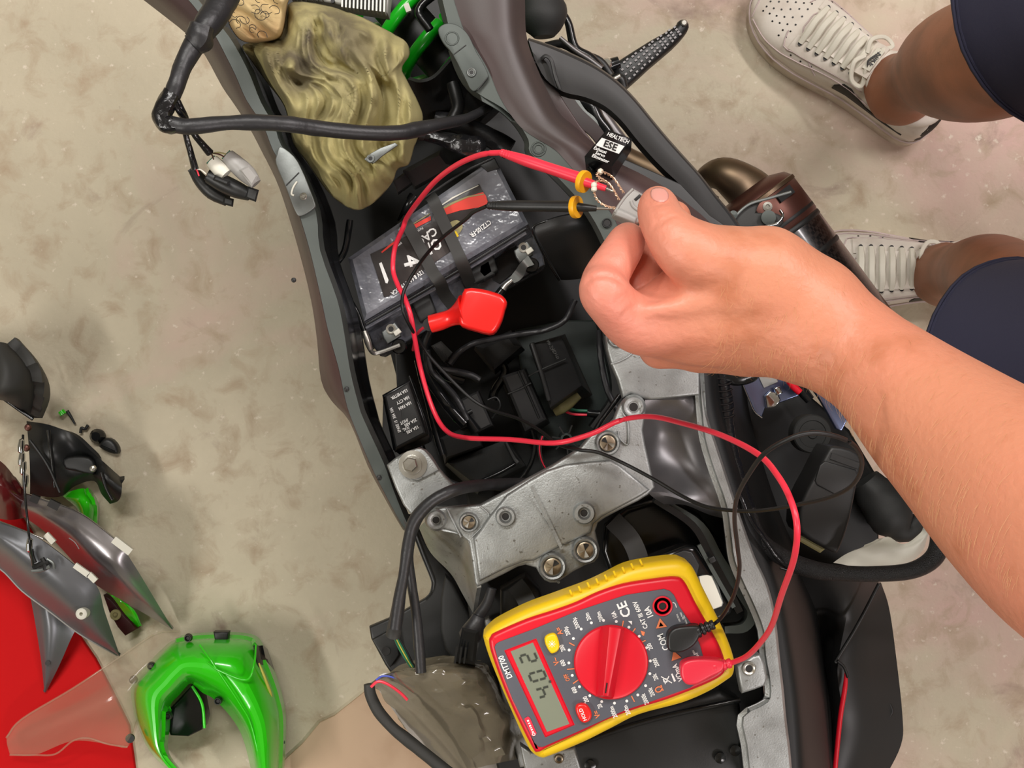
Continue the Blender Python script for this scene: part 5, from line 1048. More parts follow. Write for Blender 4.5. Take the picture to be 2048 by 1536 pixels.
# ---------------------------------------------------------------- servo eliminator box and grey connector
se = thing('control_module', 'small black box marked ESE with white lettering on the tail panel', 'electronic module', P((1215, 300, .67)))
T4 = [(1214, 258, .672), (1264, 277, .670), (1224, 332, .668), (1169, 312, .670)]
mk('case', hexa(T4, [(1222, 268, .645), (1262, 302, .643), (1226, 360, .643), (1172, 338, .645)], .0008), M['gls'], se)
n_ = (P(T4[1]) - P(T4[0])).cross(P(T4[3]) - P(T4[0])); n_ = n_ if n_.z > 0 else -n_; n_.normalize(); up3 = n_ * .0004
def tq(u, v):
    a, b, c, d = (P(q) for q in T4); return (a * (1 - u) + b * u) * (1 - v) + (d * (1 - u) + c * u) * v + up3
wl = [tq(.06, .30), tq(.94, .30), tq(.94, .58), tq(.06, .58)]
mk('label_patch', plate(wl, .0003, .00005, 1), M['wht'], se, smooth=False)
text('ESE', tq(.5, .44) + up3, 19 * sc(.70), -21, M['bore'], se, normal=n_, sx=1.05)
text('HEALTECH', tq(.55, .14), 11.5 * sc(.70), -21, M['wht'], se, normal=n_, sx=.85, shear=.2)
for k, s in enumerate(('Exhaust', 'Servo', 'Eliminator')): text(s, tq(.30 + .1 * k, .67 + .12 * k), 9.5 * sc(.70), -21, M['wht'], se, normal=n_, sx=.95, shear=.2)
mk('lead_stub', ptube([(1180, 338, .65), (1190, 352, .655), (1200, 362, .67)], [9, 8, 6]), M['gls'], se)
gc = thing('grey_connector', 'grey plastic plug pinched between thumb and index finger', 'connector', P((1260, 415, .80)))
zc = .815
mk('housing', pplate([(1264, 376), (1272, 379), (1287, 388), (1296, 400), (1296, 440), (1268, 448), (1232, 432), (1227, 428), (1229, 420), (1236, 408), (1245, 396), (1256, 384)], zc, .018, .002), M['grcon'], gc)
mk('housing_step', pplate([(1232, 418), (1240, 416), (1276, 434), (1270, 447), (1229, 431)], zc + .002, .014, .002), M['grcon'], gc)
mk('ridge', ptube([(1266, 378), (1252, 392), (1240, 408), (1230, 424)], 3, zc - .0002), M['grcon'], gc)
mk('slot', pplate([(1268, 398), (1279, 388), (1284, 392), (1272, 402)], zc + .0006, .001, .0002), M['bore'], gc)
mk('latch_arm', ptube([(1262, 402), (1266, 412), (1276, 420), (1288, 424)], 3.5, zc), M['grcon'], gc)
mk('tail', ptube([(1276, 430, .80), (1290, 450, .79), (1296, 480, .78)], [9, 8, 7], n=10), M['gls'], gc)
def twist(px, z, lab):
    pts = cat([tuple(P(p, p[2] if len(p) > 2 else z)) for p in px], 5); t = []
    for i, p in enumerate(pts):
        a = i * 1.3; t.append(Vector(p) + Vector((math.cos(a), math.sin(a), math.sin(a * .7))) * .0005)
    o = tag(mk('twisted_wire', tube(t, .00038, 6, 2), M['wire']), lab, 'wire')
    t2 = [Vector(p) - (q - Vector(p)) for p, q in zip(pts, t)]
    mk('strand', tube(t2, .00034, 6, 2), M['wire'], o); return o
w1 = twist([(1247, 386), (1238, 372), (1228, 358), (1218, 350), (1206, 345), (1200, 350, .76), (1198, 360, .68)], .812, 'bare twisted wire from the plug up to the black module')
w2 = twist([(1238, 400), (1228, 382), (1218, 368), (1206, 360), (1194, 352), (1196, 345), (1204, 342)], .815, 'bare twisted wire touching the red probe tip')
w3 = twist([(1232, 417), (1214, 413), (1198, 404), (1190, 392), (1188, 378), (1190, 366), (1198, 361), (1210, 362)], .812, 'bare twisted wire looping down to the black probe tip')
for q in ((1188, 370), (1188, 378), (1201, 343)): mk('solder_bead', lathe(P((q[0], q[1], .814)), [(.0001, -.002), (.0016, -.001), (.0018, 0), (.0016, .001), (.0001, .002)], 12, axis=(.1, 1, 0)), M['lace'], w3)
# ---------------------------------------------------------------- things lying on the floor
tag(mk('red_mat', pplate([(-120, 960), (20, 1005), (60, 1060), (110, 1160), (150, 1260), (190, 1318), (225, 1385), (258, 1452), (278, 1600), (-120, 1600)], .006, .006, .002), M['mat_r']), 'bright red mat on the floor under the removed fairings', 'mat')
cd = tag(mk('cardboard_sheet', pplate([(552, 1570), (563, 1525), (604, 1488), (640, 1445), (668, 1432), (736, 1378), (830, 1320), (960, 1250), (1300, 1300), (1400, 1570)], .005, .005, .001), M['card']), 'stained sheet of cardboard on the floor below the plastic bag', 'cardboard')
se1 = thing('seat_pad', 'dark grey seat pad at the left edge of the picture', 'seat', P((20, 760, .05)))
mk('cover', sheet([[(-60, 690, .03), (-30, 686, .10), (0, 684, .11), (22, 690, .09), (30, 700, .04)], [(-60, 740, .05), (-10, 735, .12), (30, 730, .12), (58, 735, .10), (68, 745, .04)], [(-60, 790, .05), (-10, 785, .12), (30, 780, .12), (66, 778, .09), (82, 788, .04)], [(-60, 800, .04), (0, 800, .09), (30, 812, .08), (52, 826, .06), (66, 836, .03)]], 6, 6, .01), M['rub'], se1)
mk('edge_trim', ptube([(-10, 785), (20, 806), (45, 824), (66, 838)], 4, .07), M['gls'], se1)
tag(mk('grey_strip', ptube([(42, 700), (62, 725), (78, 755), (86, 782)], [3, 4, 4, 2], .03), M['grcon']), 'thin grey plastic strip lying along the dark seat pad', 'trim strip')
tag(mk('maroon_panel', sheet([[(-30, 905, .05), (10, 930, .06), (50, 985, .05)], [(-30, 960, .08), (10, 975, .09), (60, 1010, .05)], [(-30, 1030, .04), (20, 1040, .05), (70, 1030, .03)]], 5, 5, .003), mat('maroon_gloss', (92, 26, 28), .25, coat=.5)), 'glossy dark maroon panel at the left edge, under the steel cable', 'fairing panel')
br = thing('inner_bracket', 'black plastic inner bracket lying above the green panel', 'bracket', P((150, 920, .03)))
mk('body', sheet([[(53, 842, .03), (58, 900, .06), (60, 950, .05), (60, 990, .03)], [(100, 850, .05), (105, 905, .07), (110, 960, .05), (118, 994, .03)], [(147, 870, .06), (148, 910, .05), (150, 950, .05), (150, 972, .03)], [(180, 900, .06), (176, 925, .04), (180, 945, .05), (188, 962, .03)], [(212, 928, .06), (208, 950, .07), (205, 970, .06), (203, 988, .03)], [(243, 956, .04), (244, 975, .06), (238, 1000, .05), (220, 1008, .03)]], 5, 5, .004), M['blk'], br)
mk('rib', ptube([(60, 880), (95, 930), (120, 985)], 3, .072), M['blk'], br); mk('rib', ptube([(97, 860), (104, 920), (110, 975)], 4, .07), M['gls'], br)
mk('cavity', pplate([(125, 918), (150, 912), (178, 915), (190, 930), (185, 950), (150, 942), (130, 938)], .062, .01, .003, smooth=2), M['dark'], br)
mk('screw', lathe(P((186, 937, .070)), [(.004, 0), (.003, .003), (.0001, .004)], 14), M['bolt'], br)
mk('rib', ptube([(203, 945), (212, 975), (225, 1000)], 3.5, .07), M['gls'], br)
gp = tag(mk('cowl_fragment', sheet([[(123, 988, .02), (130, 996, .03), (150, 1012, .03)], [(162, 977, .04), (162, 1000, .06), (168, 1034, .05)], [(176, 982, .03), (186, 1010, .05), (186, 1052, .03)], [(191, 1002, .01), (192, 1025, .01), (190, 1053, .01)]], 5, 5, .003), M['grn']), 'small lime green panel corner lying behind the silver fairing', 'fairing panel')
sv = thing('silver_fairing', 'long pointed silver fairing lying nearest the green panel', 'fairing panel', P((200, 1130, .03)))
mk('blade', sheet([[(44, 985, .05), (40, 1005, .06), (15, 1012, .04)], [(100, 1002, .08), (88, 1030, .085), (88, 1062, .05)], [(164, 1028, .10), (142, 1065, .10), (130, 1105, .05)], [(235, 1082, .11), (195, 1118, .105), (180, 1160, .05)], [(262, 1120, .10), (240, 1150, .10), (232, 1195, .05)], [(300, 1182, .07), (285, 1196, .07), (280, 1222, .04)], [(346, 1259, .02), (343, 1258, .02), (338, 1256, .015)]], 5, 5, .003), M['silver'], sv)
mk('edge', ptube([(44, 985, .053), (100, 1002, .083), (164, 1028, .103), (235, 1082, .113)], 1.4), M['chrome'], sv)
for a, b in (((228, 1078), (262, 1104)), ((62, 994), (78, 1001)), ((98, 1004), (118, 1014))):
    mk('clip', bar(P((a[0], a[1], .115)), P((b[0], b[1], .113)), .008, .006), M['white'] if a[0] > 200 else M['bore'], sv, smooth=False)
mk('embossed_mark', ptube([(138, 1076), (150, 1085), (158, 1098)], 1, .107), M['grcon'], sv)
gf = thing('grey_fairing', 'long pointed grey fairing lying across the red mat', 'fairing panel', P((110, 1180, .04)))
mk('blade', sheet([[(-60, 1030, .10), (-60, 1060, .12), (-60, 1110, .06)], [(0, 1043, .12), (0, 1085, .13), (0, 1138, .07)], [(70, 1072, .13), (60, 1135, .13), (44, 1182, .07)], [(141, 1124, .13), (118, 1185, .125), (100, 1224, .07)], [(193, 1171, .12), (165, 1232, .11), (150, 1262, .06)], [(210, 1225, .09), (200, 1268, .08), (192, 1288, .05)], [(240, 1312, .03), (238, 1312, .03), (234, 1310, .02)]], 5, 5, .003), M['gry'], gf)
mk('lower_edge', ptube([(-60, 1110, .062), (0, 1138, .072), (44, 1182, .072), (100, 1224, .072), (150, 1262, .062), (192, 1288, .052), (234, 1311, .022)], 1.6), M['grcon'], gf)
bs = mk('mount_boss', lathe(P((166, 1226, .118)), [(.006, -.006), (.006, .006), (.0045, .007), (.002, .007), (.002, .002), (.0001, .002)], 20), M['white'], gf)
for a, b in (((150, 1130), (178, 1150)), ((178, 1148), (192, 1162)), ((92, 1068), (108, 1085))): mk('clip', bar(P((a[0], a[1], .135)), P((b[0], b[1], .135)), .006, .004), M['white'], gf, smooth=False)
mk('edge_line', ptube([(0, 1043, .124), (50, 1062, .130), (108, 1086, .134)], 1.4), M['chrome'], gf)
tag(mk('grey_tail_blade', sheet([[(60, 1190, .03), (92, 1200, .045), (150, 1262, .03)], [(70, 1244, .03), (98, 1255, .045), (140, 1282, .03)], [(82, 1320, .025), (96, 1325, .035), (118, 1332, .025)], [(89, 1385, .012), (90, 1385, .012), (92, 1384, .01)]], 5, 5, .003), M['gry']), 'second grey blade pointing down from under the grey fairing', 'fairing panel')
mk('rivet_hole', disc(P((96, 1326, .0355)), .003, .001), M['bore'], bpy.data.objects['grey_tail_blade'])
g2p = thing('green_underside', 'lime green fin with dark underside between the silver and grey fairings', 'fairing panel', P((240, 1220, .02)))
mk('fin', sheet([[(203, 1176, .05), (215, 1182, .05), (225, 1190, .045)], [(225, 1195, .045), (240, 1200, .05), (250, 1205, .045)], [(250, 1228, .03), (262, 1220, .04), (270, 1222, .035)], [(276, 1255, .012), (280, 1252, .015), (284, 1252, .012)]], 5, 4, .002), M['grn'], g2p)
mk('inner_face', pplate([(206, 1190), (225, 1200), (250, 1232), (274, 1258), (250, 1272), (235, 1255), (218, 1225)], .02, .015, .002), mat('dark_maroon', (58, 14, 16), .4), g2p)
mk('tab', lathe(P((232, 1229, .022)), [(.006, 0), (.006, .003), (.003, .003), (.003, .0005), (.0001, .0005)], 16), M['cream'], g2p)
# steel cable with hardware
hc = thing('control_cable', 'thin black control cable with chrome ends hanging over the fairings', 'cable', P((52, 1000, .15)))
mk('inner', ptube([(46, 870, .14), (46, 920, .15), (50, 990, .16), (56, 1050, .17), (60, 1092, .17), (66, 1130, .15)], 2.6), M['gls'], hc)
for q in ((42, 892), (43, 918), (46, 935), (50, 962), (59, 1090)): mk('ferrule', lathe(P((q[0], q[1], .152)), [(.0001, -.008), (.003, -.006), (.0036, 0), (.003, .006), (.0001, .008)], 12, axis=(.1, 1, 0)), M['chrome'], hc)
mk('screw', lathe(P((56, 855, .1)), [(.004, 0), (.003, .003), (.0001, .004)], 12), M['brz'], hc); mk('screw', lathe(P((53, 896, .1)), [(.004, 0), (.003, .003), (.0001, .004)], 12), M['brz'], hc)
cl = thing('metal_clamp', 'small metal cable clamp resting on the grey fairing', 'clamp', P((78, 1130, .13)))
for px, r in (([(62, 1098), (64, 1112), (70, 1126)], 5), ([(66, 1135), (82, 1128), (98, 1124)], 5), ([(64, 1142), (84, 1140), (100, 1132)], 4), ([(84, 1116), (90, 1128), (90, 1140)], 5), ([(94, 1118), (106, 1126), (108, 1138)], 3)):
    mk('clamp_piece', ptube(px, r, .142, n=8), M['plate'] if r != 5 else M['blk'], cl)
# small pieces on the concrete
tag(mk('green_clip', ptube([(122, 822), (127, 829)], [7, 7], .008), M['grn']), 'tiny lime green clip on the concrete', 'clip')
tag(mk('black_clip', ptube([(134, 822), (141, 832), (150, 848)], [4, 3, 2], .004), M['blk']), 'tiny black clip touching the green clip', 'clip')
tag(mk('hook_clip', ptube([(161, 866), (163, 856), (170, 858), (176, 850)], [3, 3, 3, 3], .005), M['blk']), 'small black hook on the concrete left of the two caps', 'clip')
tag(mk('rubber_plug', lathe(P((198, 872, .0)), [(.008, 0), (.0085, .008), (.005, .013), (.0001, .013)], 16), M['gls']), 'glossy black rubber cap, upper one of the pair on the floor', 'cap')
tag(mk('rubber_plug', pplate([(196, 890), (208, 876), (224, 880), (235, 895), (234, 908), (218, 906), (202, 898)], .012, .012, .004, smooth=2), M['blk']), 'flat black rubber cap, lower one of the pair on the floor', 'cap')
# green front cowl
gw = thing('front_cowl', 'lime green arched front cowl with two legs', 'fairing panel', P((420, 1400, .03)))
ST = [((340, 1545), (372, 1560)), ((298, 1500), (333, 1508)), ((272, 1438), (334, 1455)), ((262, 1372), (340, 1412)), ((290, 1334), (360, 1388)), ((322, 1300), (372, 1374)), ((352, 1279), (381, 1367)), ((420, 1270), (392, 1374)), ((500, 1273), (406, 1386)), ((524, 1296), (425, 1396)), ((545, 1345), (450, 1420)), ((560, 1395), (474, 1452)), ((567, 1445), (490, 1490)), ((562, 1560), (508, 1565))]
mk('shell', sheet([[(o[0], o[1], .02), (o[0] * .88 + i[0] * .12, o[1] * .88 + i[1] * .12, .07), (o[0] * .55 + i[0] * .45, o[1] * .55 + i[1] * .45, .105), (o[0] * .2 + i[0] * .8, o[1] * .2 + i[1] * .8, .10), (i[0], i[1], .05)] for o, i in ST], 5, 4, .003), M['grn'], gw, ang=25)
mk('crease', ptube([(400, 1290, .095), (420, 1318, .109), (450, 1362, .111), (480, 1408, .11), (502, 1450, .108), (525, 1550, .1)], 2.2), M['grn'], gw)
mk('crease', ptube([(512, 1290, .09), (508, 1330, .11), (492, 1360, .113), (440, 1342, .112), (415, 1325, .108)], 2.2), M['grn'], gw)
mk('notch', pplate([(426, 1264), (430, 1285), (454, 1285), (457, 1264)], .062, .012, .002), M['blk'], gw)
mk('inner_lens', pplate([(334, 1422), (362, 1392), (382, 1370), (402, 1402), (409, 1440), (404, 1460), (376, 1474), (340, 1472), (332, 1450)], .045, .03, .003), M['gls'], gw, label='black inner lens')
mk('lens_edge', ptube([(384, 1372), (404, 1408), (409, 1456)], 3, .05), M['grn'], gw)
mk('side_gloss', sheet([[(512, 1290, .075), (520, 1292, .06), (530, 1300, .02)], [(516, 1330, .08), (530, 1335, .06), (545, 1345, .02)], [(530, 1380, .08), (545, 1385, .05), (558, 1390, .02)], [(538, 1418, .07), (548, 1420, .05), (560, 1425, .02)]], 5, 3, .003), M['gls'], gw)
mk('yellow_stripe', ptube([(518, 1326, .083), (528, 1352, .083), (540, 1384, .078), (545, 1400, .07)], [1.5, 3, 3, 1]), M['yelw'], gw)
for q in ((336, 1432), (436, 1402), (302, 1332), (266, 1360), (376, 1276)): boss(P((q[0], q[1], .085 if q[1] > 1380 else .07)), .004, .002, .003, M['blk'], gw, 'grommet', M['bore'])
mk('recess_mark', ptube([(508, 1410), (510, 1430), (520, 1450)], [1, 4, 1], .098), M['bore'], gw)
text('ABS', P((557, 1470, .045)), 26 * sc(.05), -80, M['bore'], gw, normal=(.45, 0, .9))
# clear windscreen
ws = thing('windscreen', 'scratched clear windscreen lying over the red mat beside the green cowl', 'windscreen', P((180, 1400, .03)))
mk('screen', sheet([[(13, 1472, .02), (14, 1488, .02), (20, 1510, .02)], [(44, 1438, .03), (60, 1470, .045), (70, 1510, .03)], [(147, 1376, .045), (150, 1430, .075), (145, 1482, .045)], [(243, 1312, .05), (235, 1390, .085), (215, 1488, .05)], [(311, 1268, .05), (290, 1350, .075), (255, 1494, .05)], [(362, 1262, .04), (325, 1330, .06), (268, 1450, .04)]], 6, 6, .002), M['screen'], ws)
mk('rim', ptube([(13, 1475, .022), (44, 1438, .032), (147, 1376, .047), (243, 1312, .052), (311, 1268, .052), (360, 1262, .042)], 2.2), M['screen'], ws)
mk('rim', ptube([(20, 1510, .022), (70, 1510, .032), (111, 1508, .04), (145, 1482, .047), (176, 1476, .05), (215, 1488, .052), (255, 1494, .052)], 2), M['screen'], ws)
mk('grommet', lathe(P((261, 1476, .05)), [(.005, 0), (.005, .003), (.0001, .003)], 14), M['bore'], ws)
# ---------------------------------------------------------------- person
pr = thing('person', 'person in navy shorts and white sneakers reaching a bare arm over the motorcycle', 'person', Vector((.42, .08, 0)))
def W3(x, y, z): return tuple(P((x, y, z)))
ARM = [(1600, 640, .848, 104), (1690, 690, .855, 93), (1772, 751, .868, 105), (1862, 833, .885, 132), (1955, 912, .905, 158), (2060, 1000, .93, 190), (2200, 1110, .965, 215), (2420, 1240, 1.02, 218), (2800, 1180, 1.12, 262)]
def C(f, a, b, ra, rb, k=.01, fz=1.0, sub=False):
    f.cap(W3(*a), W3(*b), ra * sc(a[2]), rb * sc(b[2]), k, fz, sub)
def chain(f, pts, k=.004, fz=1.0, n=4):
    q = cat([(*W3(x, y, z), r * sc(z)) for x, y, z, r in pts], n)
    for u, v in zip(q[:-1], q[1:]): f.cap(tuple(u[:3]), tuple(v[:3]), float(u[3]), float(v[3]), k, fz)
lo, hi, hh_ = (.030, -.175, .755), (.285, .112, 1.03), .00145
body = Field(lo, hi, hh_)
chain(body, ARM, .006, 1.08, 5)
# hand back: wrist into metacarpals
C(body, (1690, 690, .855), (1600, 640, .848), 94, 104, .012, 1.25)
C(body, (1600, 640, .848), (1500, 612, .843), 104, 112, .012, 1.4)
C(body, (1500, 612, .843), (1400, 622, .842), 112, 104, .012, 1.5)
C(body, (1400, 622, .842), (1330, 640, .840), 100, 70, .012, 1.3)
C(body, (1500, 612, .850), (1290, 640, .850), 70, 48, .012)
C(body, (1480, 680, .825), (1320, 694, .822), 56, 44, .010)       # middle knuckle, lower
C(body, (1540, 700, .82), (1400, 706, .815), 46, 36, .010)        # ring side, lower
C(body, (1650, 690, .84), (1500, 690, .83), 66, 52, .012)
# thumb side mound
C(body, (1620, 610, .850), (1530, 548, .855), 92, 84, .014)
C(body, (1530, 548, .855), (1440, 526, .862), 84, 64, .014)
C(body, (1440, 526, .862), (1392, 508, .868), 64, 56, .012)
# thumb
chain(body, [(1400, 515, .868, 60), (1362, 490, .870, 48), (1336, 460, .868, 37), (1320, 432, .860, 33), (1315, 405, .852, 28.5)], .006, 1.0, 4)
# tendons on the back of the hand
for a, b in (((1560, 590, .868), (1300, 620, .868)), ((1590, 650, .862), (1330, 668, .856))):
    C(body, a, b, 8, 7, .014)
def finger(segs, k=.005, km=.0012):
    f = Field(lo, hi, hh_); chain(f, segs, k, 1.0, 4); body.merge(f, km)
finger([(1330, 650, .845, 50), (1272, 650, .850, 50), (1216, 596, .864, 43), (1204, 572, .866, 38)], .005, .006)
finger([(1210, 590, .852, 36), (1206, 566, .858, 38), (1226, 530, .856, 36), (1246, 498, .846, 34), (1257, 475, .836, 28.5)], .004, .0022)
finger([(1360, 660, .815, 44), (1310, 645, .815, 42), (1268, 588, .828, 42), (1284, 545, .824, 40), (1294, 505, .816, 36), (1302, 470, .806, 28)])
finger([(1420, 690, .795, 40), (1350, 640, .785, 38), (1305, 575, .790, 36), (1325, 515, .782, 33), (1338, 470, .790, 30), (1349, 432, .797, 30)])
finger([(1470, 690, .79, 36), (1400, 640, .775, 34), (1345, 590, .775, 30), (1372, 540, .772, 25)])
# skin folds, cut where the surface is
from mathutils.bvhtree import BVHTree
camp = Vector((0, 0, H))
v0, f0 = body.mesh(); t0_ = BVHTree.FromPolygons([tuple(v) for v in v0], f0)
def on_skin(x, y):
    return t0_.ray_cast(camp, (P((x, y, .8)) - camp).normalized())
FOLDS = [([(1296, 404), (1306, 409), (1320, 408), (1334, 403)], .7, .7), ([(1304, 426), (1314, 431), (1326, 429), (1336, 423)], .6, .8), ([(1302, 456), (1316, 450), (1330, 440), (1342, 430)], .9, .6),
    ([(1306, 436), (1318, 439), (1330, 434)], .5, .8), ([(1310, 444), (1322, 442)], .4, .8), ([(1338, 436), (1352, 432)], .5, .8),
    ([(1172, 562), (1186, 554), (1208, 550), (1230, 556), (1246, 566)], 1.2, .4), ([(1232, 618), (1250, 600), (1276, 586)], .5, .9), ([(1226, 612), (1240, 596), (1262, 584)], .6, .8), ([(1240, 640), (1256, 622), (1270, 612)], .4, .9),
    ([(1345, 500), (1356, 488), (1362, 476)], .5, .9), ([(1212, 500), (1222, 506), (1234, 508)], .3, .9)]
for px, r, lift in FOLDS:
    q = cat(px, 4); hits = [on_skin(float(a[0]), float(a[1])) for a in q]
    pts = [h[0] + h[1] * (r * .001 * lift) for h in hits if h[0] is not None]
    for a, b in zip(pts[:-1], pts[1:]):
        if (a - b).length < .006: body.cap(tuple(a), tuple(b), r * .001, r * .001, .0012, 1.0, True)
bv, bf = body.mesh()
elbow = Field((.264, -.28, .80), (.62, .02, 1.30), .005)
chain(elbow, ARM, .006, 1.08, 5)
ev = elbow.mesh()
# legs
def leg(px, rp):
    f = Field((.20, -.05, .06), (.66, .36, .74), .0055)
    chain(f, [(*a, r) for a, r in zip(px, rp)], .012, 1.0, 6)
    return f
l1 = leg([(1800, 186, .065), (1812, 170, .10), (1850, 150, .15), (1905, 132, .24), (1985, 112, .34), (2120, 66, .47), (2420, 0, .66)], [50, 49, 60, 98, 118, 122, 200])
l1.cap(W3(1770, 150, .06), W3(1800, 180, .075), .026, .034, .02)
l2 = leg([(1890, 552, .065), (1892, 548, .10), (1925, 545, .15), (1985, 560, .25), (2060, 620, .36), (2200, 700, .48), (2500, 700, .66)], [50, 44, 52, 84, 105, 125, 200])
l2.cap(W3(1862, 548, .06), W3(1890, 550, .075), .024, .03, .02)
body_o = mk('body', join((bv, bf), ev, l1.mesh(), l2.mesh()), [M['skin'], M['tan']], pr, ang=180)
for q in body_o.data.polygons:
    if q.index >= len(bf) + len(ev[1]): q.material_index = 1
# position tint: fingers are pinker (skin colour of its own)
nt = M['skin'].node_tree; b = nt.nodes['Principled BSDF']; src = b.inputs['Base Color'].links[0].from_socket
ge = nt.nodes.new('ShaderNodeNewGeometry'); sx = nt.nodes.new('ShaderNodeSeparateXYZ'); nt.links.new(ge.outputs['Position'], sx.inputs[0])
r = nt.nodes.new('ShaderNodeMapRange'); r.inputs[1].default_value = .115; r.inputs[2].default_value = .055; nt.links.new(sx.outputs[0], r.inputs[0])
mx = nt.nodes.new('ShaderNodeMix'); mx.data_type = 'RGBA'; ml_ = nt.nodes.new('ShaderNodeMath'); ml_.operation = 'MULTIPLY'; nt.links.new(r.outputs[0], ml_.inputs[0]); ml_.inputs[1].default_value = .7
nt.links.new(ml_.outputs[0], mx.inputs[0]); nt.links.new(src, mx.inputs[6]); mx.inputs[7].default_value = rgb((226, 140, 124)); nt.links.new(mx.outputs[2], b.inputs['Base Color'])
# thumb nail
M['nail'] = mat('finger_nail', (232, 160, 148), .28, sss=.1)
G = []
for i in range(9):
    row = []
    for j in range(9):
        u, v = i / 4 - 1, j / 4 - 1
        uu, vv = u * math.sqrt(1 - v * v / 2), v * math.sqrt(1 - u * u / 2)
        h = on_skin(1319 + 18 * uu + 3 * vv, 390 + 14.5 * vv)
        row.append((h[0] + h[1] * (.0007 - .0004 * (uu * uu + vv * vv))) if h[0] is not None else P((1318, 388, .86)))
    G.append(row)
mk('finger_nail', solid_grid(G, .0008), M['nail'], pr, ang=180)
# hair on the forearm, lying along the skin
rows = []
tree = BVHTree.FromPolygons([tuple(v) for v in bv], bf)
hv = []
n_h = 0
while n_h < 420:
    t = random.random(); x = 1430 + (2040 - 1430) * t
    if random.random() < .55: y = 745 + (x - 1430) * (0 if x < 1600 else 0) + max(0, x - 1600) * .98 - random.expovariate(1 / 38.0)
    else: y = random.uniform(500, 760) + max(0, x - 1600) * .72
    d = (P((x, y, .8)) - camp).normalized(); hit = tree.ray_cast(camp, d)
    n_h += 1
    if hit[0] is None: continue
    p, n = hit[0], hit[1]; g = Vector((-.25, -1, 0)) + Vector((random.uniform(-.4, .4), random.uniform(-.3, .3), 0)); g = (g - n * g.dot(n)).normalized()
    L = random.uniform(.005, .012)
    hv.append(tube([p - n * .0004, p + g * L * .5 + n * .0016, p + g * L + n * .0022], [.00005, .00005, .00002], 3, 2))
ho = mk('arm_hair', join(*hv), M['hair'], pr, kind='stuff', label='fine blond hair on the forearm')
# shorts
def short_leg(rings, nm='leg_panel'):
    V, Fc = [], []; n = 40
    q = cat([(*P(c), r * sc(c[2]), t) for c, r, t in rings], 5)
    for i, (x, y, z, rr, t) in enumerate(q):
        for k in range(n):
            a = 2 * math.pi * k / n; d = Vector((math.cos(a), math.sin(a) , 0))
            w = 1 + .035 * noise.noise(Vector((x * 8 + d.x * 1.7, y * 8 + d.y * 1.7, z * 7)))
            tilt = Vector((math.cos(t), math.sin(t), 0)); off = d * rr * w + Vector((0, 0, 1)) * (-d.dot(tilt) * rr * .55)
            V.append(Vector((x, y, z)) + off)
    for i in range(len(q) - 1):
        for k in range(n): Fc.append((i * n + k, i * n + (k + 1) % n, (i + 1) * n + (k + 1) % n, (i + 1) * n + k))
    return V, Fc
for k, rings in enumerate(([((2116, 12, .46), 250, 0), ((2124, 12, .465), 250, 0), ((2300, 0, .56), 262, 0), ((2600, 40, .70), 300, 0), ((3000, 300, .90), 380, 0)],
              [((2036, 738, .50), 218, 0), ((2044, 738, .505), 219, 0), ((2200, 742, .58), 240, 0), ((2500, 700, .72), 290, 0), ((3000, 560, .90), 380, 0)])):
    o = mk('shorts_leg', short_leg(rings), M['navy'], pr, label=['navy shorts leg above the upper sneaker', 'navy shorts leg beside the forearm'][k], ang=180)
    so = o.modifiers.new('solid', 'SOLIDIFY'); so.thickness = .003
    hr = rings[0]
    V, Fc = short_leg([rings[0], (tuple(np.array(rings[0][0]) + (7, 0, .004)), rings[0][1], 0)])
    ring = [Vector(v) for v in V[:40]]
    mk('hem', tube([v + Vector((.001, 0, .001)) for v in ring], .0016, 6, 2, closed=True), M['navy'], o)
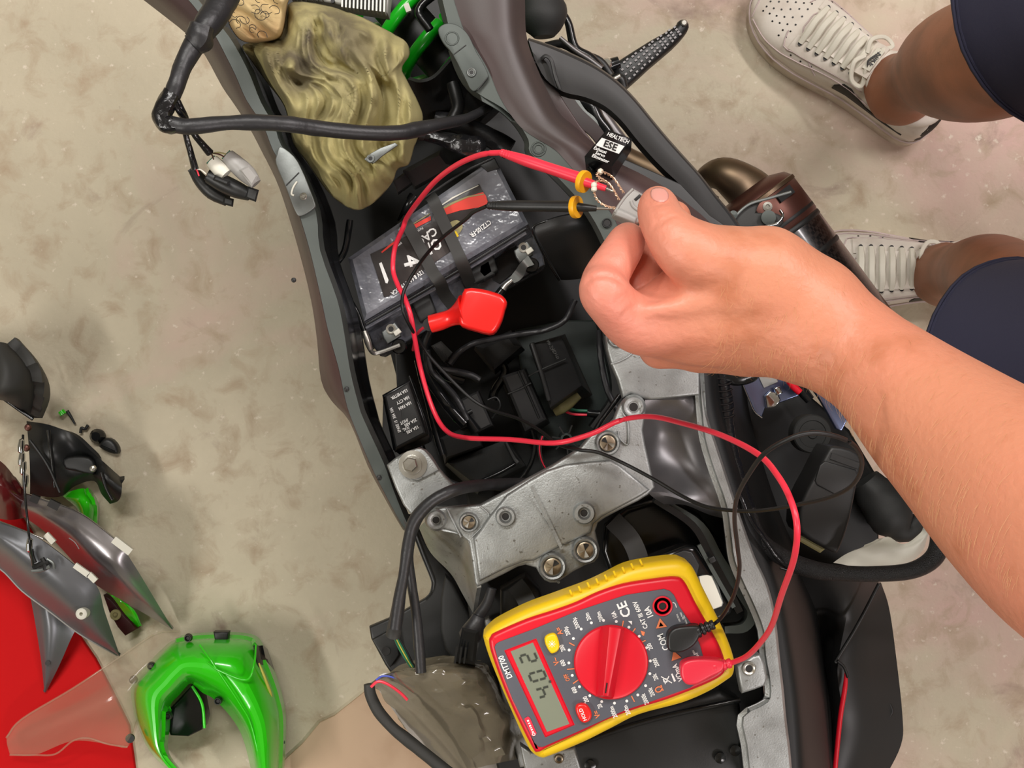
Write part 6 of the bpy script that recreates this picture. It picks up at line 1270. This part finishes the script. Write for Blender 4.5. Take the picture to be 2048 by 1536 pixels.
# sneakers
OUTL = [(0, 0), (.015, .022), (.05, .034), (.12, .040), (.25, .041), (.40, .043), (.52, .049), (.64, .055), (.75, .056), (.85, .050), (.93, .037), (.98, .018), (1, 0)]
INNL = [(0, 0), (.015, .022), (.05, .034), (.12, .038), (.25, .037), (.40, .037), (.52, .042), (.64, .048), (.75, .050), (.85, .046), (.93, .034), (.98, .018), (1, 0)]
def make_shoe(lab, heel, ang, flip, L=.252):
    t = Vector((math.cos(ang), math.sin(ang), 0)); s = Vector((-t.y, t.x, 0)) * flip      # +s is the outer side
    us = [p[0] for p in OUTL]
    def wo(u): return float(np.interp(u, us, [p[1] for p in OUTL]))
    def wi(u): return float(np.interp(u, us, [p[1] for p in INNL]))
    def pt(u, v, z): return heel + t * (u * L) + s * v * .86 + Vector((0, 0, z * .86))
    sh = mk('sneaker', (lambda o: plate(o, .030, .006, 3))([pt(a, b, .030) for a, b in cat(OUTL, 4)] + [pt(a, -b, .030) for a, b in cat(INNL, 4)[::-1][1:-1]]), M['sole'], pr, label=lab)
    top = lambda u: float(np.interp(u, [0, .04, .2, .42, .5, .6, .7, .8, .9, .97, 1], [.062, .074, .076, .088, .086, .080, .070, .060, .052, .042, .034]))
    def S(u, a, off=0):
        u2 = min(.992, max(.008, u)); w = (wo(u2) if a > 0 else wi(u2)) * .95; h = top(u) - .028
        c, q = math.cos(a), math.sin(a)   # a in -pi/2..pi/2 across, 0 is the ridge
        v = math.copysign(abs(q) ** .85, q) * w; z = .028 + h * (abs(c) ** .62)
        n = (s * q + Vector((0, 0, 1)) * c).normalized()
        return pt(u, v, z) + n * off
    G = [[S(u, a) for a in np.linspace(-math.pi / 2, math.pi / 2, 25)] for u in np.linspace(.008, .992, 50)]
    up = mk('upper', solid_grid(G, .002), M['shoe'], sh, ang=60)
    def patch(nm, poly_u, m, off=.0008):
        G = [[S(u, a0 + (a1 - a0) * k / 5, off) for k in range(6)] for u, a0, a1 in poly_u]
        return mk(nm, solid_grid(G, .001), m, up)
    # opening: lining and padded collar
    ring = [pt(.225 + .17 * math.cos(a), .031 * math.sin(a), .079 + .016 * max(0, math.cos(a)) + .006 * max(0, -math.cos(a))) for a in np.linspace(0, 2 * math.pi, 21)[:-1]]
    mk('lining', plate([p - Vector((0, 0, .003)) for p in ring], .004, .001, 1), M['line'], sh)
    mk('collar', tube(ring, .0075, 12, 3, closed=True), M['shoe'], sh)
    # heel tab, side marks
    patch('heel_patch', [(u, -1.50, 1.50) for u in np.linspace(.008, .035, 4)], M['bore'], .0012)
    for sg in (1, -1):
        patch('side_logo', [(u, sg * (1.38 - .0), sg * (1.38 - w)) for u, w in ((.10, .05), (.20, .06), (.30, .10), (.36, .24), (.40, .38), (.44, .40), (.47, .16))], M['bore'], .0012)
    # tongue, eyestays, laces
    mk('tongue', solid_grid([[pt(u, v, top(u) + .006 + .014 * max(0, (.46 - u) / .08) - abs(v) * .15) for v in np.linspace(-.024, .024, 7)] for u in np.linspace(.385, .72, 14)], .005), M['shoe'], sh)
    tg = pt(.405, 0, top(.405) + .020)
    rz = math.degrees(ang) - 90
    mk('tongue_tag', plate([pt(.395, -.016, top(.4) + .0195), pt(.395, .016, top(.4) + .0195), pt(.43, .016, top(.43) + .0125), pt(.43, -.016, top(.43) + .0125)], .001, .0003), M['lace'], sh)
    text('NIKE', pt(.408, 0, top(.408) + .0185), .008, rz + 180, M['bore'], sh)
    mk('tongue_logo', tube([pt(.418 + a, b, top(.42) + .0168) for a, b in ((-.006, .013), (.006, .008), (.006, .002), (-.008, -.013))], [.0003, .0010, .0011, .0002], 6, 3), M['bore'], sh)
    for sg in (1, -1):
        mk('eyestay', solid_grid([[S(u, sg * a, .0022) for a in np.linspace(.36, .82, 5)] for u in np.linspace(.40, .73, 14)], .002), M['shoe'], sh)
        mk('eyestay_seam', tube([S(u, sg * .84, .0016) for u in np.linspace(.36, .75, 9)] + [S(.775, sg * .4, .0016)], .0007, 6, 2), M['line'], sh)
    rowsu = np.linspace(.45, .70, 7)
    for i, u in enumerate(rowsu):
        for sg in (1, -1):
            e = S(u, sg * .52, .0036); mk('eyelet', lathe(e, [(.0024, -.0004), (.0024, .0003), (.0001, .0003)], 10), M['bore'], sh)
        a, b = S(u, .50, .004), S(u, -.50, .004); mid = pt(u + .008, 0, top(u) + .0125)
        path = [a, a * .5 + mid * .5 + Vector((0, 0, .002)), mid, b * .5 + mid * .5 + Vector((0, 0, .002)), b]
        mk('lace', tube(path, [.0032, .0038, .0036, .0038, .0032], 8, 4, flat=.55), M['lace'], sh)
    for sg in (1, -1):
        mk('lace_loop', tube([pt(.45, .002 * sg, top(.45) + .014), pt(.47, .018 * sg, top(.45) + .016), pt(.43, .034 * sg, top(.45) + .006), pt(.38, .032 * sg, top(.4) + .004), pt(.41, .015 * sg, top(.42) + .014)], .0026, 8, 4, flat=.6), M['lace'], sh)
    # toe cap seam and perforations
    mk('toe_seam', tube([S(.73, a, .0006) if abs(a) < .2 else S(.73 - .16 * (abs(a) - .2), a, .0006) for a in np.linspace(-1.25, 1.25, 17)], .0008, 6, 2), M['line'], sh)
    mk('toe_seam', tube([S(.965 - .02 * abs(a), a, .0006) for a in np.linspace(-1.3, 1.3, 13)], .0008, 6, 2), M['line'], sh)
    mk('mudguard_seam', tube([S(u, 1.12 + .1 * math.sin(u * 9), .0008) for u in np.linspace(.3, .93, 14)], .0007, 6, 2), M['line'], sh)
    mk('mudguard_seam', tube([S(u, -1.12 - .1 * math.sin(u * 9), .0008) for u in np.linspace(.3, .93, 14)], .0007, 6, 2), M['line'], sh)
    mk('midsole_line', tube([pt(a, b, .029) for a, b in cat(OUTL, 2)] + [pt(a, -b, .029) for a, b in cat(INNL, 2)[::-1][1:-1]], .0010, 6, 1, closed=True), M['line'], sh)
    for i in range(6):
        for j in range(-3, 4):
            if abs(j) > 3.4 - i * .25 or (i + j) % 1: continue
            u = .765 + .030 * i; a = j * .20 + (.1 if i % 2 else 0)
            c = S(u, a, .0002); n = (s * math.sin(a) + Vector((0, 0, 1)) * math.cos(a)).normalized()
            mk('perforation', lathe(c, [(.0011, -.0002), (.0011, .0003), (.0001, .0003)], 8, axis=n), M['bore'], up)
    for i in range(3):
        for sg in (-1, 1):
            c = S(.70 - .05 * i, sg * 1.0, .0004); mk('perforation', lathe(c, [(.0011, -.0002), (.0011, .0003), (.0001, .0003)], 8, axis=(s * sg + Vector((0, 0, .6)))), M['bore'], up)
    return sh
make_shoe('white leather sneaker, toe towards the top edge', P((1852, 266, 0.0)), math.radians(142), 1)
make_shoe('white leather sneaker half behind the exhaust silencer', P((2006, 550, 0.0)), math.radians(180), -1)

# groups of look-alikes
for o in SC.objects:
    if o.parent is not None or 'label' not in o: continue
    l, c = o['label'], o['category']; g = None
    if 'hanging on the loom' in l: g = 'plugs hanging on the loom'
    elif c == 'test lead': g = 'test leads of the multimeter'
    elif c == 'relay': g = 'relays and plastic units'
    elif c == 'fairing panel': g = 'fairing panels on the floor'
    elif 'plastic bag' in l and c == 'connector': g = 'plugs at the plastic bag'
    elif 'twisted wire' in l: g = 'bare wires of the grey plug'
    elif 'rag' == c: g = 'rags in the frame'
    elif c == 'cable' and 'sleeved' not in l and 'fairing' not in l: g = 'cables in the electrics bay'
    elif c == 'cable' and 'sleeved' in l: g = 'sleeved cables round the cast bracket'
    if g and 'group' not in o: o['group'] = g
